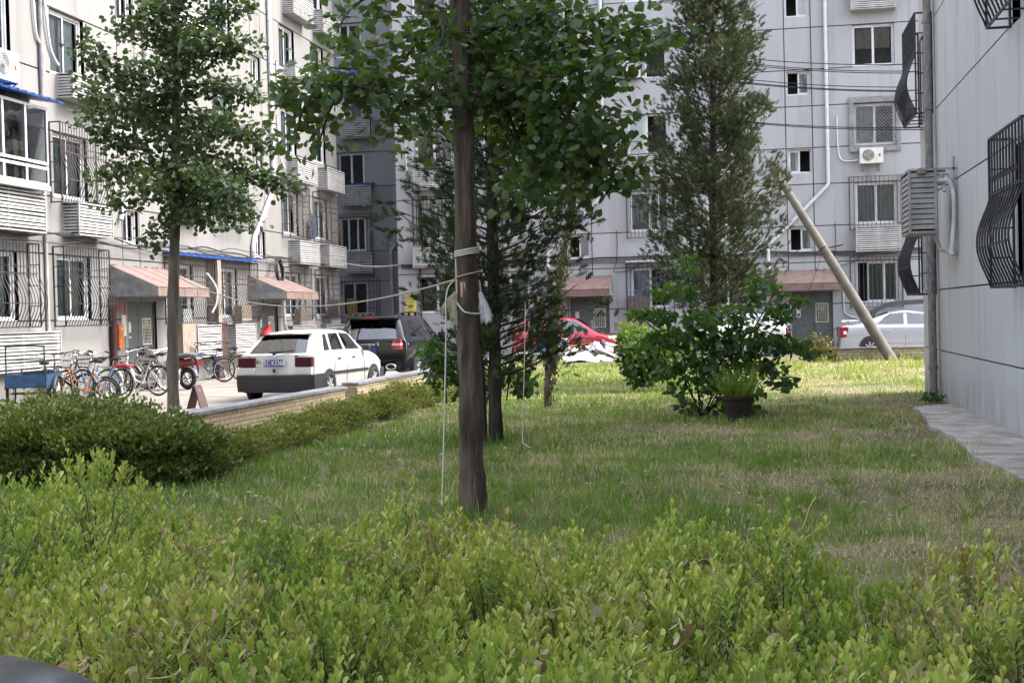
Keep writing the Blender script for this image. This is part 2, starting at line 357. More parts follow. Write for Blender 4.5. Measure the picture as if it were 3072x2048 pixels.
# ================================================================== buildings
def window(parent, u0, u1, z0, z1, n=2, open_=(), curtain=None, splits=None, dark_glass=False, y=.085, fm=None, cfrac=1.):
    """White sliding window: outer frame with a sash per pane, glass, curtains behind."""
    fm = fm or pvc; b = .055; mb = MB(); mb.plate(u0, u1, z0, z1, [(u0 + b, u1 - b, z0 + b, z1 - b)], y, .07, .07)
    mb.box(u0 - .03, u1 + .03, y - .055, y + .01, z0 - .03, z0 + .012)
    w = mb.build('window', fm, parent); xs = [u0 + b] + [lerp(u0, u1, s) for s in (splits or [i / n for i in range(1, n)])] + [u1 - b]
    for i in range(len(xs) - 1):
        a, c = xs[i], xs[i + 1]; sb = .042; yy = y + .015 + .028 * (i % 2)
        if i in open_: continue
        mb = MB(); mb.plate(a - .012 * (i > 0), c + .012, z0 + b, z1 - b, [(a + sb, c - sb, z0 + b + sb, z1 - b - sb)], yy, .03, .03); mb.build('sash', fm, w)
        mb = MB(); mb.quad((a + sb, yy + .014, z0 + b + sb), (c - sb, yy + .014, z0 + b + sb), (c - sb, yy + .014, z1 - b - sb), (a + sb, yy + .014, z1 - b - sb)); mb.build('pane', glass, w)
    if curtain:
        for cu0, cu1, cm in curtain:
            a, c = lerp(u0, u1, cu0), lerp(u0, u1, cu1); mb = MB(); k = max(8, int((c - a) / .03)); zt = z1 - .02; zb = lerp(z1, z0, cfrac)
            pts = [(lerp(a, c, i / k), .26 + .025 * math.sin(i * 1.9 + a * 7) + .015 * math.sin(i * .7)) for i in range(k + 1)]
            for p, q in zip(pts, pts[1:]): mb.quad((p[0], p[1], zb), (q[0], q[1], zb), (q[0], q[1], zt), (p[0], p[1], zt))
            mb.build('curtain', cm, w, True)
    return w
cur_w = mat('pale_curtain', (.66, .68, .66), .9, .06); cur_g = mat('green_curtain', (.14, .27, .23), .9, .1); cur_t = mat('tan_curtain', (.42, .35, .28), .9, .1)
cur_b = mat('blue_grey_curtain', (.52, .60, .62), .9, .1); cur_d = mat('grey_blind', (.26, .29, .30), .9, .1)

BARS = {}
def belly_at(t):                               # 0 above, swelling to 1 a quarter of the way up, back in at the foot
    s = (.60 - t) / .60; return math.sin(PI * s) ** 1.25 if 0 < s < 1 else 0.
def bar_mesh(h, belly, m_, r=.008):
    k = (round(h, 2), round(belly, 3), m_.name)
    if k not in BARS:
        mb = MB(); P = []
        for i in range(21):
            t = i / 20; y = -belly * belly_at(t)
            P.append((0, y, t * h))
        mb.tube(P, r, 4, False); BARS[k] = mb.mesh('bar', m_, True)
    return BARS[k]
def grille(parent, u0, u1, z0, z1, m_=None, pr=.27, belly=.17, nb=None, rails=(.28, .64), curls=True, side=4, r=.0105):
    """Burglar grille: square frame standing off the wall, bars that belly out over the lower part."""
    m_ = m_ or iron; h = z1 - z0; mb = MB(); q = .026
    for z in (z0, z1):
        mb.bar((u0, -pr, z), (u1, -pr, z), q)
        for u in (u0, u1): mb.bar((u, -pr, z), (u, -.002, z), q)
    for u in (u0, u1):
        mb.bar((u, -pr, z0), (u, -pr, z1), q); mb.bar((u, -.015, z0), (u, -.015, z1), q)
        for k in range(1, side): z = lerp(z0, z1, k / side); mb.bar((u, -pr, z), (u, -.002, z), q * .7)
    nb = nb or max(6, round((u1 - u0) / .13)); k = max(2, int((u1 - u0) / .4))
    for k_ in range(1, k): u = lerp(u0, u1, k_ / k); mb.bar((u, -pr, z0), (u, -.002, z0), q * .7)
    for s in rails:
        y = -pr - belly * belly_at(s)
        z = z0 + s * h; mb.bar((u0, y, z), (u1, y, z), q * .7)
    g = mb.build('window_grille', m_, parent); bm_ = bar_mesh(h, belly, m_, r)
    for i in range(1, nb): obj('bar', bm_, g, (lerp(u0, u1, i / nb), -pr, z0))
    if belly:
        for u in (u0, u1): obj('bar', bm_, g, (u, -pr, z0))
    if curls:
        mb = MB()
        for i in range(1, nb):
            u = lerp(u0, u1, (i + .5) / nb) if i < nb - 1 else lerp(u0, u1, .5 / nb)
            for s, d in ((.72, 1), (.62, -1)): mb.ring((u, -pr, z0 + s * h), (0, 1, 0), .028, .006, 10, 4, 0 if d > 0 else PI, 5 if d > 0 else PI + 5)
        tag(mb.build('scrollwork', m_, g), kind='stuff')
    return g
SLATS = {}
cond_m = mat('shaded_condenser', (.035, .035, .035), .7, .3, 4)  # near-black colour stands in for the shade inside the cage
def slat_mesh(m_):
    if m_.name not in SLATS:
        mb = MB(); mb.box(0, 1, -.006, .006, -.021, .021, Matrix.Rotation(math.radians(-18), 4, 'X')); SLATS[m_.name] = mb.mesh('slat', m_)
    return SLATS[m_.name]
def ac_cage(fr, u0, u1, z0, z1, label, pr=.42, m_=None, n=None, group='air conditioner cages on the facades', sides=True, gap=0., sl=1.15):
    """Louvred box hung on the wall to hide an air conditioner."""
    m_ = m_ or alu; t = thing('air_conditioner_cage', label, 'air conditioner cage', fr.w(u0, -gap, z0), fr.rot, group); w, h = u1 - u0, z1 - z0; q = .035
    mb = MB()
    for x in (q / 2, w - q / 2):
        for y in (-pr + q / 2, -q / 2): mb.bar((x, y, 0), (x, y, h), q)
        for z in (q / 2, h - q / 2): mb.bar((x, -pr + q, z), (x, -q, z), q * .9)
    for z in (q / 2, h - q / 2):
        for y in (-pr + q / 2, -q / 2): mb.bar((q, y, z), (w - q, y, z), q * .9)
    if w > 1.2: mb.bar((w / 2, -pr + .03, q), (w / 2, -pr + .03, h - q), q * .6)
    mb.build('frame', m_, t)
    mb = MB(); mb.box(.02, w - .02, -pr + .02, -.02, h - .012, h - .003); mb.box(.02, w - .02, -pr + .02, -.02, .003, .01); mb.build('cover_sheet', m_, t)
    mb = MB(); bw = w - .14; mb.box(w / 2 - bw / 2, w / 2 + bw / 2, -pr + .07, -.04, .03, h - .05); mb.build('condenser', cond_m, t)
    n = n or max(6, round(h / .082)); sm = slat_mesh(m_)
    for i in range(n):
        z = lerp(q + .02, h - q - .02, (i + .5) / n)
        obj('slat', sm, t, (q, -pr + .02, z + random.uniform(-.004, .004)), (0, random.uniform(-.004, .004), 0), (w - 2 * q, 1, sl))
        if sides:
            obj('slat', sm, t, (.02, -q, z), (0, 0, -PI / 2), (pr - 2 * q, 1, sl)); obj('slat', sm, t, (w - .02, -pr + q, z), (0, 0, PI / 2), (pr - 2 * q, 1, sl))
    return t
def facade(parent, us, zs, holes, m_, depth=11., body=None, mass=None, gap=.018):
    """Panels separated by recessed joints, a dark joint layer behind them, the mass of the house behind that."""
    for i in range(len(us) - 1):
        for k in range(len(zs) - 1):
            a, b, c, d = us[i] + gap, us[i + 1] - gap, zs[k] + gap, zs[k + 1] - gap
            cut = sorted((h[0], h[1]) for h in holes if h[2] <= c + .03 and h[3] >= d - .03 and h[0] < b and h[1] > a); x = a
            for p, q in cut + [(b, b)]:                  # a window that takes the whole height parts the panel in two
                if p - x > .02:
                    mb = MB(); mb.plate(x, p, c, d, [h for h in holes if not (h[0], h[1]) in cut], 0, .02, .19)
                    if x > a: mb.quad((x, 0, d), (x, .19, d), (x, .19, c), (x, 0, c))
                    if p < b: mb.quad((p, 0, c), (p, .19, c), (p, .19, d), (p, 0, d))
                    mb.build('panel', m_, parent)
                x = max(x, q)
    mb = MB(); mb.plate(us[0] + .02, us[-1] - .02, zs[0], zs[-1], holes, .0195, .6, .16); mb.build('joint_layer', joint, parent)
    mb = MB(); a, b = mass or (us[0], us[-1]); z = zs[-1] + .35
    mb.box(a + .003, b - .003, 1.0, depth, 0, z); mb.cur = 1
    mb.box(a + .004, a + .25, .022, 1.0, 0, z); mb.box(b - .25, b - .004, .022, 1.0, 0, z); mb.box(a + .25, b - .25, .022, 1.0, zs[-1] + .004, z)
    mb.build('wall', [dark, m_], parent)
def levels(top=17.): return [0, .84] + [v for k in range(6) for v in (1.75 + 2.77 * k, 3.23 + 2.77 * k) if v < top] + [top]
SILL = lambda k: 1.75 + 2.77 * k
HEAD = lambda k: 3.22 + 2.77 * k

# ---- front block
fb = thing('apartment_block', 'grey panelled apartment block facing the lawn at the back', 'building', FF.org, 0)
cols = dict(R=(3.57, 5.02), MM=(-1.65, -.2), M=(-4.42, -2.97), L2=(-9.6, -8.15), L1=(-12.38, -10.93))
stairs = dict(B=(1.27, 2.10), A=(-6.69, -5.86))
ST = lambda k: (3.63 + 2.77 * k, 4.48 + 2.77 * k)
holes = [(c[0], c[1], SILL(k), HEAD(k)) for c in cols.values() for k in range(6)] + [(c[0], c[1], *ST(k)) for c in stairs.values() for k in range(5)]
doorsF = dict(B=(1.30, 2.74), A=(-6.66, -5.22)); holes += [(a, b, .03, 2.2) for a, b in doorsF.values()]
holes += [(9.0, 10.4, SILL(k), HEAD(k)) for k in range(6)]
facade(fb, [-13.15, -6.74, -5.81, 1.22, 2.15, 12.], levels(), holes, paint_f)
FRONT_W = {  # column, floor: pane count, open panes, curtains
 ('R', 0): dict(n=3, splits=[.27, .66], open_=(0,), curtain=[(.28, .97, cur_g)]), ('R', 1): dict(curtain=[(.05, .95, cur_w)]), ('R', 2): dict(curtain=[(.05, .5, cur_b)]), ('R', 3): dict(curtain=[(.1, .9, cur_t)], cfrac=.55), ('R', 4): dict(),
 ('M', 0): dict(curtain=[(.1, .5, cur_b)]), ('M', 1): dict(splits=[.52, .72], n=3, curtain=[(.05, .95, cur_g)]), ('M', 2): dict(open_=(1,), curtain=[(.05, .48, cur_w)]), ('M', 3): dict(open_=(1,), curtain=[(.05, .3, cur_b)]),
 ('MM', 3): dict(open_=(1,)), ('MM', 2): dict(curtain=[(.6, .95, cur_w)]), ('L1', 1): dict(curtain=[(.1, .9, cur_w)])}
for c, (a, b) in list(cols.items()) + [('X', (9.0, 10.4))]:
    for k in range(6): window(fb, a, b, SILL(k), HEAD(k), **FRONT_W.get((c, k), dict(curtain=[(.1, .5, cur_b)] if (k + len(c)) % 2 else None)))
for c, (a, b) in stairs.items():
    for k in range(5): window(fb, a, b, *ST(k), open_=((1,) if (c == 'B' and k == 1) else (0,)), curtain=[(.5, .95, cur_w)] if k != 1 else [(.05, .5, cur_w)])
grille(fb, 3.36, 5.14, 1.58, 3.36, iron_g, .16, 0, 12, (), False); grille(fb, 3.38, 5.16, 4.33, 6.18, iron_g, .14, 0, 12, (), False); grille(fb, -4.5, -2.8, 4.31, 6.13, iron_g, .14, 0, 12, (), False)
grille(fb, -9.7, -8.05, 7.1, 8.9, pvc, .14, 0, 9, (), False); grille(fb, -12.5, -10.8, 4.3, 6.1, iron_g, .14, 0, 12, (), False)
# rendered surround and mesh screen at the second upper window
mb = MB(); a, b = 3.42, 5.16; mb.plate(a, b, 7.06, 8.98, [(3.57, 5.02, 7.24, 8.78)], -.10, .10, .10); mb.build('window_surround', cement, fb)
mb = MB()
for i in range(-12, 22):
    for s in (1, -1):
        pts = []
        x0 = 3.62 + i * .12
        for t in (0, 1.4):
            pts.append((x0 + (t if s > 0 else 1.4 - t), -.05, 7.32 + t))
        (xa, y, za), (xb, _, zb) = pts
        if xa > xb: xa, za, xb, zb = xb, zb, xa, za
        t0, t1 = max(0, (3.62 - xa) / (xb - xa)), min(1, (4.96 - xa) / (xb - xa))
        if t1 > t0 + .02: mb.bar((lerp(xa, xb, t0), y, lerp(za, zb, t0)), (lerp(xa, xb, t1), y, lerp(za, zb, t1)), .009)
mb.build('diamond_mesh', iron_l, fb)
# blue painted grille with awning on the ground floor windows
for (a, b) in ((-4.56, -2.85), (-1.8, -.1)):
    grille(fb, a, b, 1.5, 3.36, blue_d, .34, 0, 11, (.45, .72), False)
    mb = MB()
    for i in range(24): x = lerp(a - .03, b + .03, i / 24); mb.quad((x, -.5, 3.40 + .02 * (i % 2)), (x + (b - a + .06) / 24, -.5, 3.40 + .02 * ((i + 1) % 2)), (x + (b - a + .06) / 24, 0, 3.5 + .02 * ((i + 1) % 2)), (x, 0, 3.5 + .02 * (i % 2)))
    mb.build('corrugated_awning', alu_g, fb)
mb = MB(); mb.box(-4.5, -3.75, -.33, -.05, 1.55, 2.2); mb.build('stored_box', mat('dull_brown', (.10, .07, .065), .8), fb)
# entrance doors, canopies
def entrance(parent, u0, u1, canopy, lettering=None, z1=2.2):
    d = MB(); mid = lerp(u0, u1, .46); gw = (u1 - u0) * .27; ga = lerp(u0, u1, .60); gz = (1.12, 1.75)
    d.plate(u0, u1, .03, z1, [(ga, ga + gw, *gz)], .09, .04, .04); d.box(mid - .006, mid + .006, .083, .0895, .05, z1 - .03)
    d.box(u0, u0 + .05, .06, .0895, .03, z1); d.box(u1 - .05, u1, .06, .0895, .03, z1); d.box(u0 + .05, u1 - .05, .06, .0895, z1 - .05, z1)
    dr = d.build('door', door_m, parent)
    g = MB(); g.plate(ga - .025, ga + gw + .025, gz[0] - .025, gz[1] + .025, [(ga, ga + gw, *gz)], .075, .014, .014)
    for i in range(1, 6): x = ga + gw * i / 6; g.bar((x, .08, gz[0]), (x, .08, gz[1]), .011)
    for i in range(1, 8): z = lerp(*gz, i / 8); g.bar((ga, .083, z), (ga + gw, .083, z), .011)
    for i in range(5): x = ga + gw * i / 6; g.bar((x, .078, gz[1] - .22), (x + gw / 6 * 1.5, .078, gz[1]), .009)
    g.build('door_grille', cream, dr)
    g = MB(); g.box(u0 + .17, u0 + .31, .07, .0895, 1.28, 1.68); g.build('intercom', white_p, dr); g = MB(); g.box(u0 + .20, u0 + .28, .06, .0695, 1.32, 1.42); g.build('keypad', black_p, dr)
    g = MB(); x = mid + .13; g.tube([(x, .09, 1.06), (x, .03, 1.06), (x, .03, .88), (x, .09, .88)], .011, 6); g.build('handle', black_p, dr)
    c0, c1, zt, zb, zf, out = canopy                                    # sloping hood with a deep front board
    t = MB(); t.quad((c0, 0, zt), (c0, -out, zf), (c1, -out, zf), (c1, 0, zt)); t.quad((c0, -out, zf), (c0, -out, zb), (c1, -out, zb), (c1, -out, zf)); t.cur = 1
    e = .004; t.quad((c0, -e, zt - e), (c0, -e, zb + e), (c0, -out + e, zb + e), (c0, -out + e, zf - e)); t.quad((c1, -e, zt - e), (c1, -out + e, zf - e), (c1, -out + e, zb + e), (c1, -e, zb + e)); t.quad((c0, 0, zb), (c1, 0, zb), (c1, -out, zb), (c0, -out, zb))
    cn = t.build('entrance_canopy', [canopy_m, cement], parent); t = MB()
    for k in range(0, 5): x = lerp(c0 + .02, c1 - .02, k / 4); t.tube([(x, -.01, zt - .005), (x, -out + .02, zf + .006), (x, -out - .003, zf - .02), (x, -out - .003, zb)], .011, 5)
    t.tube([(c0, -out - .004, zf), (c1, -out - .004, zf)], .012, 5); t.tube([(c0, -out - .004, zb), (c1, -out - .004, zb)], .014, 5); t.build('canopy_seam', canopy_m, cn)
    t = MB()
    for k in range(9): x = lerp(c0, c1, random.random()); s_ = random.uniform(.03, .07); t.box(-s_, s_, -.03, 0, 0, random.uniform(.02, .05), Matrix.Translation((x, -.02, zt - .02)) @ Matrix.Rotation(random.uniform(-.3, .3), 4, 'Y'))
    tag(t.build('mortar_crumbs', canopy_m, cn), kind='stuff')
    if lettering: text('lettering', lettering, .27, red_t, parent, (u0 - .42, -.004, 2.0), (PI / 2, 0, 0), .002)
entrance(fb, 1.30, 2.74, (.55, 3.02, 2.96, 2.24, 2.48, .95), '12单元'); entrance(fb, -6.66, -5.22, (-7.3, -5.1, 2.98, 2.24, 2.48, .95))
mb = MB(); mb.box(1.02, 1.24, -.12, -.002, 1.0, 1.36); mb.build('meter_box', white_p, fb)
mb = MB(); mb.box(-5.05, -4.6, -.006, -.002, .92, 1.25); mb.build('grey_notice', cement, fb)
def downpipe(parent, pts, m_, r=.06, clips=True, name='downpipe'):
    mb = MB(); mb.tube(pts, r, 10)
    for a, b in zip(pts, pts[1:]):
        a, b = Vector(a), Vector(b)
        if clips and (b - a).length > 2:
            for k in range(1, int((b - a).length / 1.4) + 1):
                p = a.lerp(b, k * 1.4 / (b - a).length); mb.tube([p - Vector((0, 0, .03)), p + Vector((0, 0, .03))], r * 1.25, 10)
    mb.build(name, m_, parent, 40)
for dx in (0, -7.96): downpipe(fb, [(2.66 + dx, -.09, 17), (2.66 + dx, -.09, 6.0), (2.60 + dx, -.09, 5.9), (.80 + dx, -.09, 4.12), (.55 + dx, -.09, 3.9), (.52 + dx, -.09, 3.7), (.52 + dx, -.09, 2.98)], pvc, .062)
mb = MB()
for z, r in ((3.60, .03), (3.52, .016), (3.45, .014)):
    P = [(x, -.05 - .01 * math.sin(x), z + .03 * math.sin(x * 1.3 + z * 9) + .02 * math.sin(x * 3.1)) for x in np.linspace(-13., 8., 60)]; mb.tube(P, r, 5)
for x in (-4.9, 2.86): mb.tube(path_pts([(x, -.04, 4.6), (x + .02, -.05, 4.1), (x - .02, -.06, 3.5), (x - .1, -.08, 3.1), (x + .5, -.07, 3.15), (x + .9, -.05, 3.4)]), .014, 5)
tag(mb.build('cable_bundle', cable, None, False, FF.org), 'black cables strung across the front of the back apartment block', 'cable')
def hose(parent, pts, r=.02, m_=None, name='drain_hose'):
    mb = MB(); mb.tube(path_pts(pts), r, 6); mb.build(name, m_ or cable_w, parent, True)
hose(fb, [(3.02, -.03, 8.35), (3.0, -.05, 8.2), (3.02, -.05, 7.3), (3.1, -.06, 6.85), (3.35, -.07, 6.75), (3.75, -.1, 6.78)], .024); hose(fb, [(3.08, -.03, 2.7), (3.1, -.05, 2.4), (3.12, -.05, 1.6), (3.2, -.05, 1.35), (3.6, -.05, 1.2)], .024)
hose(fb, [(-12.72, -.03, 8.1), (-12.7, -.05, 7.2), (-12.6, -.06, 6.95), (-12.4, -.06, 6.9)], .024)

# ---- air conditioners on the front block
def ac_unit(fr, u0, z0, label, w=.8, h=.54, d=.28, bracket=None):
    t = thing('air_conditioner', label, 'air conditioner', fr.w(u0, 0, z0), fr.rot); mb = MB(); mb.box(0, w, -.1 - d, -.1, 0, h); mb.build('casing', white_p, t)
    cx, cz, R = w * .36, h * .52, h * .38; y = -.1 - d - .004
    mb = MB(); mb.disc((cx, y + .002, cz), (0, 1, 0), R, 24, .004); mb.build('fan_opening', mat('fan_shadow_grey', (.10, .10, .10), .7), t)
    mb = MB()
    for k in range(3): a = k * 2.09 + .5; mb.quad((cx, y - .008, cz), (cx + R * .9 * math.cos(a), y - .006, cz + R * .9 * math.sin(a)), (cx + R * .92 * math.cos(a + .45), y - .01, cz + R * .92 * math.sin(a + .45)), (cx + R * .86 * math.cos(a + .9), y - .014, cz + R * .86 * math.sin(a + .9)))
    mb.disc((cx, y - .012, cz), (0, 1, 0), R * .25, 12, .02); mb.build('fan', cement, t)
    mb = MB()
    for k in range(1, 6): mb.ring((cx, y - .02, cz), (0, 1, 0), R * k / 5.3, .004, 22, 4)
    mb.build('fan_guard', white_p, t)
    mb = MB(); mb.box(w * .80, w * .88, y - .004, y + .002, h * .42, h * .58); mb.build('badge', red_t, t)
    mb = MB()
    for x in (.12, w - .12): mb.bar((x, -.13 - d, -.015), (x, 0, -.015), .03); mb.bar((x, -.03, -.25), (x, -.03, 0), .03); mb.bar((x, -.02, -.25), (x, -.1 - d, -.02), .02)
    mb.build('bracket', bracket or alu_g, t); return t
ac_unit(FF, 3.74, 6.62, 'white air conditioner on a bracket under the mesh-screened window')
t = thing('window_air_conditioner', 'small grey air conditioner set in the lower corner of a half open window', 'air conditioner', FF.w(-4.38, 0, 10.06)); mb = MB(); mb.box(0, .5, -.3, .3, 0, .40); mb.build('casing', alu_g, t)
mb = MB(); mb.plate(0, .5, 0, .40, [(.06, .44, .05, .32)], -.304, .003, .003); mb.build('front', pvc, t)
mb = MB(); [mb.box(.06, .44, -.3035, -.3015, z, z + .015) for z in (.08, .13, .18, .23, .28)]; mb.build('louvre', iron, t)
def cage_px(fr, px0, py0, px1, py1, label, pr=.42, **k):
    u0, z1 = fr.uz(px0, py0, pr); u1, z0 = fr.uz(px1, py1, pr); return ac_cage(fr, u0, u1, z0, z1, label, pr, **k)
cage_px(FF, 2567, 680, 2705, 751, 'white louvred cage below the barred window right of the leaning pole', sides=False)
cage_px(FF, 2551, -45, 2690, 21, 'white louvred cage cut off by the top edge, above the tall clear window', sides=False)
cage_px(FF, 1884, 460, 2004, 532, 'white louvred cage under the half open window beside the tall cypress', sides=False)
cage_px(FF, 2143, 228, 2237, 287, 'white louvred cage high behind the cypress crown', sides=False)
cage_px(FF, 2143, 475, 2240, 520, 'low white louvred cage behind the cypress trunk', sides=False)
cage_px(FF, 1237, 492, 1357, 565, 'white louvred cage at the left end of the back block beside the thick trunk', sides=False)
cage_px(FF, 1237, 738, 1357, 800, 'louvred cage above the notice board at the left end of the back block', sides=False)
cage_px(FF, 1480, 700, 1600, 760, 'louvred cage seen through the middle cypress', sides=False)
# notice board at the corner
t = thing('notice_board', 'yellow framed notice board on the left corner of the back block', 'sign', FF.w(-12.93, 0, 1.5)); mb = MB(); mb.box(0, .50, -.05, -.002, 0, 1.02); mb.build('frame', alu_g, t)
mb = MB(); mb.quad((.04, -.053, .04), (.46, -.053, .04), (.46, -.053, .98), (.04, -.053, .98)); mb.build('poster', mat('yellow_poster', (.50, .44, .12), .6, .2, 8), t)
mb = MB(); [mb.box(.14, random.uniform(.3, .43), -.056, -.054, z, z + .022) for z in np.linspace(.12, .9, 11)]; [mb.box(.065, .11, -.056, -.054, z, z + .05) for z in np.linspace(.1, .85, 6)]; mb.build('print_lines', mat('brown_print', (.22, .17, .05), .7), t)
downpipe(fb, [(-12.28, -.06, 6.5), (-12.28, -.06, .9)], iron, .035, False)

# ---- shaded recess between the blocks
rb = thing('recessed_block', 'dark shaded block set back in the corner between the two facades', 'building', FR.org, 0)
hr = [(-17.55, -16.38, SILL(k), HEAD(k)) for k in range(6)]
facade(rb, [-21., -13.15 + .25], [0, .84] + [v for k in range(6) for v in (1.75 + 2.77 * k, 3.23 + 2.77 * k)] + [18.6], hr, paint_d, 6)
for k in range(1, 6): window(rb, -17.55, -16.38, SILL(k), HEAD(k), n=3 if k == 1 else 2, curtain=[(.1, .9, cur_b)] if k == 3 else None)
window(rb, -17.55, -16.38, SILL(0), HEAD(0)); grille(rb, -17.7, -15.85, 1.5, 3.42, iron, .4, .1, 12, (.3, .64), False); grille(rb, -17.6, -16.1, 4.3, 6.1, iron, .25, .1, 10, (), False)
mb = MB(); mb.box(-17.2, -16.75, -.36, -.3, 1.6, 2.5); mb.build('hung_cloth', mat('mustard_cloth', (.30, .20, .08), .9, .2), rb)
downpipe(rb, [(-14.6, -.1, 12), (-14.6, -.1, 5.3), (-15.25, -.1, 4.5), (-15.25, -.1, 4.2), (-15.2, -.1, .2)], alu_g, .075, False)
cage_px(FR, 1018, 351, 1110, 412, 'grey louvred cage third up in the shaded corner', m_=alu_g, sides=False); cage_px(FR, 1024, 559, 1114, 614, 'grey louvred cage second up in the shaded corner', m_=alu_g, sides=False); cage_px(FR, 1035, 759, 1118, 818, 'grey louvred cage lowest in the shaded corner', m_=alu_g, sides=False)
mb = MB(); mb.quad((-17.7, -.6, 12.1), (-15.6, -.6, 12.1), (-15.6, 0, 12.35), (-17.7, 0, 12.35)); mb.quad((-17.7, -.6, 12.0), (-15.6, -.6, 12.0), (-15.6, -.6, 12.1), (-17.7, -.6, 12.1)); mb.build('blue_awning', blue_m, rb)
mb = MB(); mb.box(-16.9, -15.9, -.35, -.05, 7.36, 7.42); mb.build('blue_shelf', blue_m, rb)
mb = MB(); mb.box(-15.0, -14.4, -.3, -.02, .1, 1.0); mb.build('red_box', mat('dull_red_box', (.20, .04, .04), .7), rb)

# ---- left block
lb = thing('apartment_block', 'pale sunlit panelled apartment block along the left side', 'building', FL.org, PI / 2)
LC = dict(A=(25.0, 26.6), B=(28.25, 29.83), C1=(34.2, 35.75), C2=(37.5, 39.05), D=(43.35, 44.87), E=(46.6, 48.1), Z=(20.3, 21.8))
LS = ((31.57, 32.43), (40.73, 41.53)); hl = [(c[0], c[1], SILL(k), HEAD(k)) for c in LC.values() for k in range(6)]
hl = [h for h in hl if not (h[0] == 25.0 and 4 < h[2] < 5)] + [(25.3, 26.9, SILL(1), HEAD(1))]
hl += [(a, b, *ST(k)) for a, b in LS for k in range(5)] + [(31.69, 33.35, .03, 2.2), (40.93, 42.55, .03, 2.2)]
facade(lb, [14., 31.52, 32.48, 40.68, 41.58, 49.42], levels(), hl, paint)
cc = [cur_b, cur_w, cur_b, cur_g, cur_d, cur_b]
for i, (c, (a, b)) in enumerate(LC.items()):
    for k in range(6):
        if c == 'A' and k == 1: continue
        cu = cc[(i * 2 + k * 3) % 6]
        cu = {('B', 0): [(.05, .55, cur_d), (.55, .95, cur_t)], ('B', 2): [(.05, .95, cur_b)], ('B', 1): [(.05, .95, cur_d)]}.get((c, k), [(.08, .92, cu)] if cu else None)
        window(lb, a, b, SILL(k), HEAD(k), curtain=cu)
for a, b in LS:
    for k in range(5): window(lb, a, b, *ST(k), curtain=[(.5, .95, cur_w)] if k % 2 else [(0.05, .4, cur_g)])
entrance(lb, 31.69, 33.35, (30.75, 33.9, 3.08, 2.30, 2.52, 1.25), '13单元'); entrance(lb, 40.93, 42.55, (39.9, 43.0, 3.05, 2.30, 2.52, 1.25))
G = lambda c, k, m_=None, **kw: grille(lb, LC[c][0] - .16, LC[c][1] + .42, 1.62 + 2.77 * k, 3.4 + 2.77 * k, m_, **kw)
G('B', 0); G('B', 1, iron_g); G('A', 0); G('D', 0, iron_g); G('E', 0, iron_g); G('D', 1, iron_g); G('E', 1, iron_g)
grille(lb, 33.9, 36.7, 1.62, 3.40, iron_g); grille(lb, 37.0, 40.1, 1.62, 3.40, iron_g); G('C1', 1); G('C2', 1)
mb = MB(); mb.box(36.72, 36.98, -.34, -.002, 1.62, 3.4); mb.build('wooden_post_box', wood, lb); mb = MB(); mb.box(34.3, 35.2, -.3, -.002, .62, 1.6); mb.build('wooden_cabinet', wood, lb); mb = MB(); mb.box(37.0, 37.7, -.2, -.002, .05, 1.6); mb.build('brown_post', mat('dark_brown_timber', (.055, .03, .025), .8, .2), lb)
for nm, a, b, z0, z1, y0, y1, mm in (('hung_cloth', 47.0, 48.2, 1.66, 2.35, -.30, -.26, iron), ('stored_box', 38.6, 39.4, 1.66, 2.1, -.30, -.05, wood), ('stored_box', 34.4, 35.0, 1.66, 2.0, -.28, -.05, cur_d), ('stored_box', 44.0, 44.8, 1.66, 2.0, -.28, -.05, wood), ('hung_cloth', 45.6, 46.0, 4.5, 5.3, -.24, -.21, blue_d), ('stored_box', 35.0, 35.9, 4.45, 4.8, -.25, -.05, cement)):
    mb = MB(); mb.box(a, b, y0, y1, z0, z1); mb.build(nm, mm, lb)
def blue_roof(parent, u0, u1, z, out, n, drop=.1):
    for i in range(n):
        a, b = lerp(u0, u1, i / n), lerp(u0, u1, (i + 1) / n); mb = MB(); mb.box(a, b - .01, -out, 0, 0, .035, Matrix.Translation((0, 0, z)) @ Matrix.Rotation(math.atan2(drop, out), 4, 'X')); o = mb.build('roof_sheet', blue_m, parent)
        mb = MB(); mb.tube([(a + .03, -out - .004, z - drop + .03), (a + .03, 0, z + .04)], .03, 6); mb.build('rib', blue_m, o)
blue_roof(lb, 33.8, 40.2, 3.52, .38, 12)
# enclosed balcony with the blue roof
bo = .55; b0, b1 = 24.4, 27.03
mb = MB()
for z0, z1, n in ((SILL(1) + .55, 6.30, 3), (4.62, SILL(1) + .50, 3)):
    mb.plate(b0, b1, z0, z1, [(lerp(b0, b1, (i + .04) / n), lerp(b0, b1, (i + .96) / n), z0 + .06, z1 - .06) for i in range(n)], -bo, .05, .05)
bal = mb.build('balcony_window', pvc, lb)
mb = MB(); mb.quad((b0, -bo + .02, 4.62), (b1, -bo + .02, 4.62), (b1, -bo + .02, 6.3), (b0, -bo + .02, 6.3)); mb.build('pane', glass, bal)
mb = MB(); mb.box(b1 - .06, b1, -bo + .051, -.002, 4.62, 4.72); mb.box(b1 - .06, b1, -bo + .051, -.002, 5.02, 5.1); mb.box(b1 - .06, b1, -bo + .051, -.002, 6.2, 6.3); mb.box(b1 - .06, b1, -.06, -.002, 4.72, 6.2); mb.build('side_frame', pvc, bal)
mb = MB(); mb.quad((b1 - .03, -bo + .05, 4.7), (b1 - .03, 0, 4.7), (b1 - .03, 0, 6.2), (b1 - .03, -bo + .05, 6.2)); mb.build('pane', glass, bal)
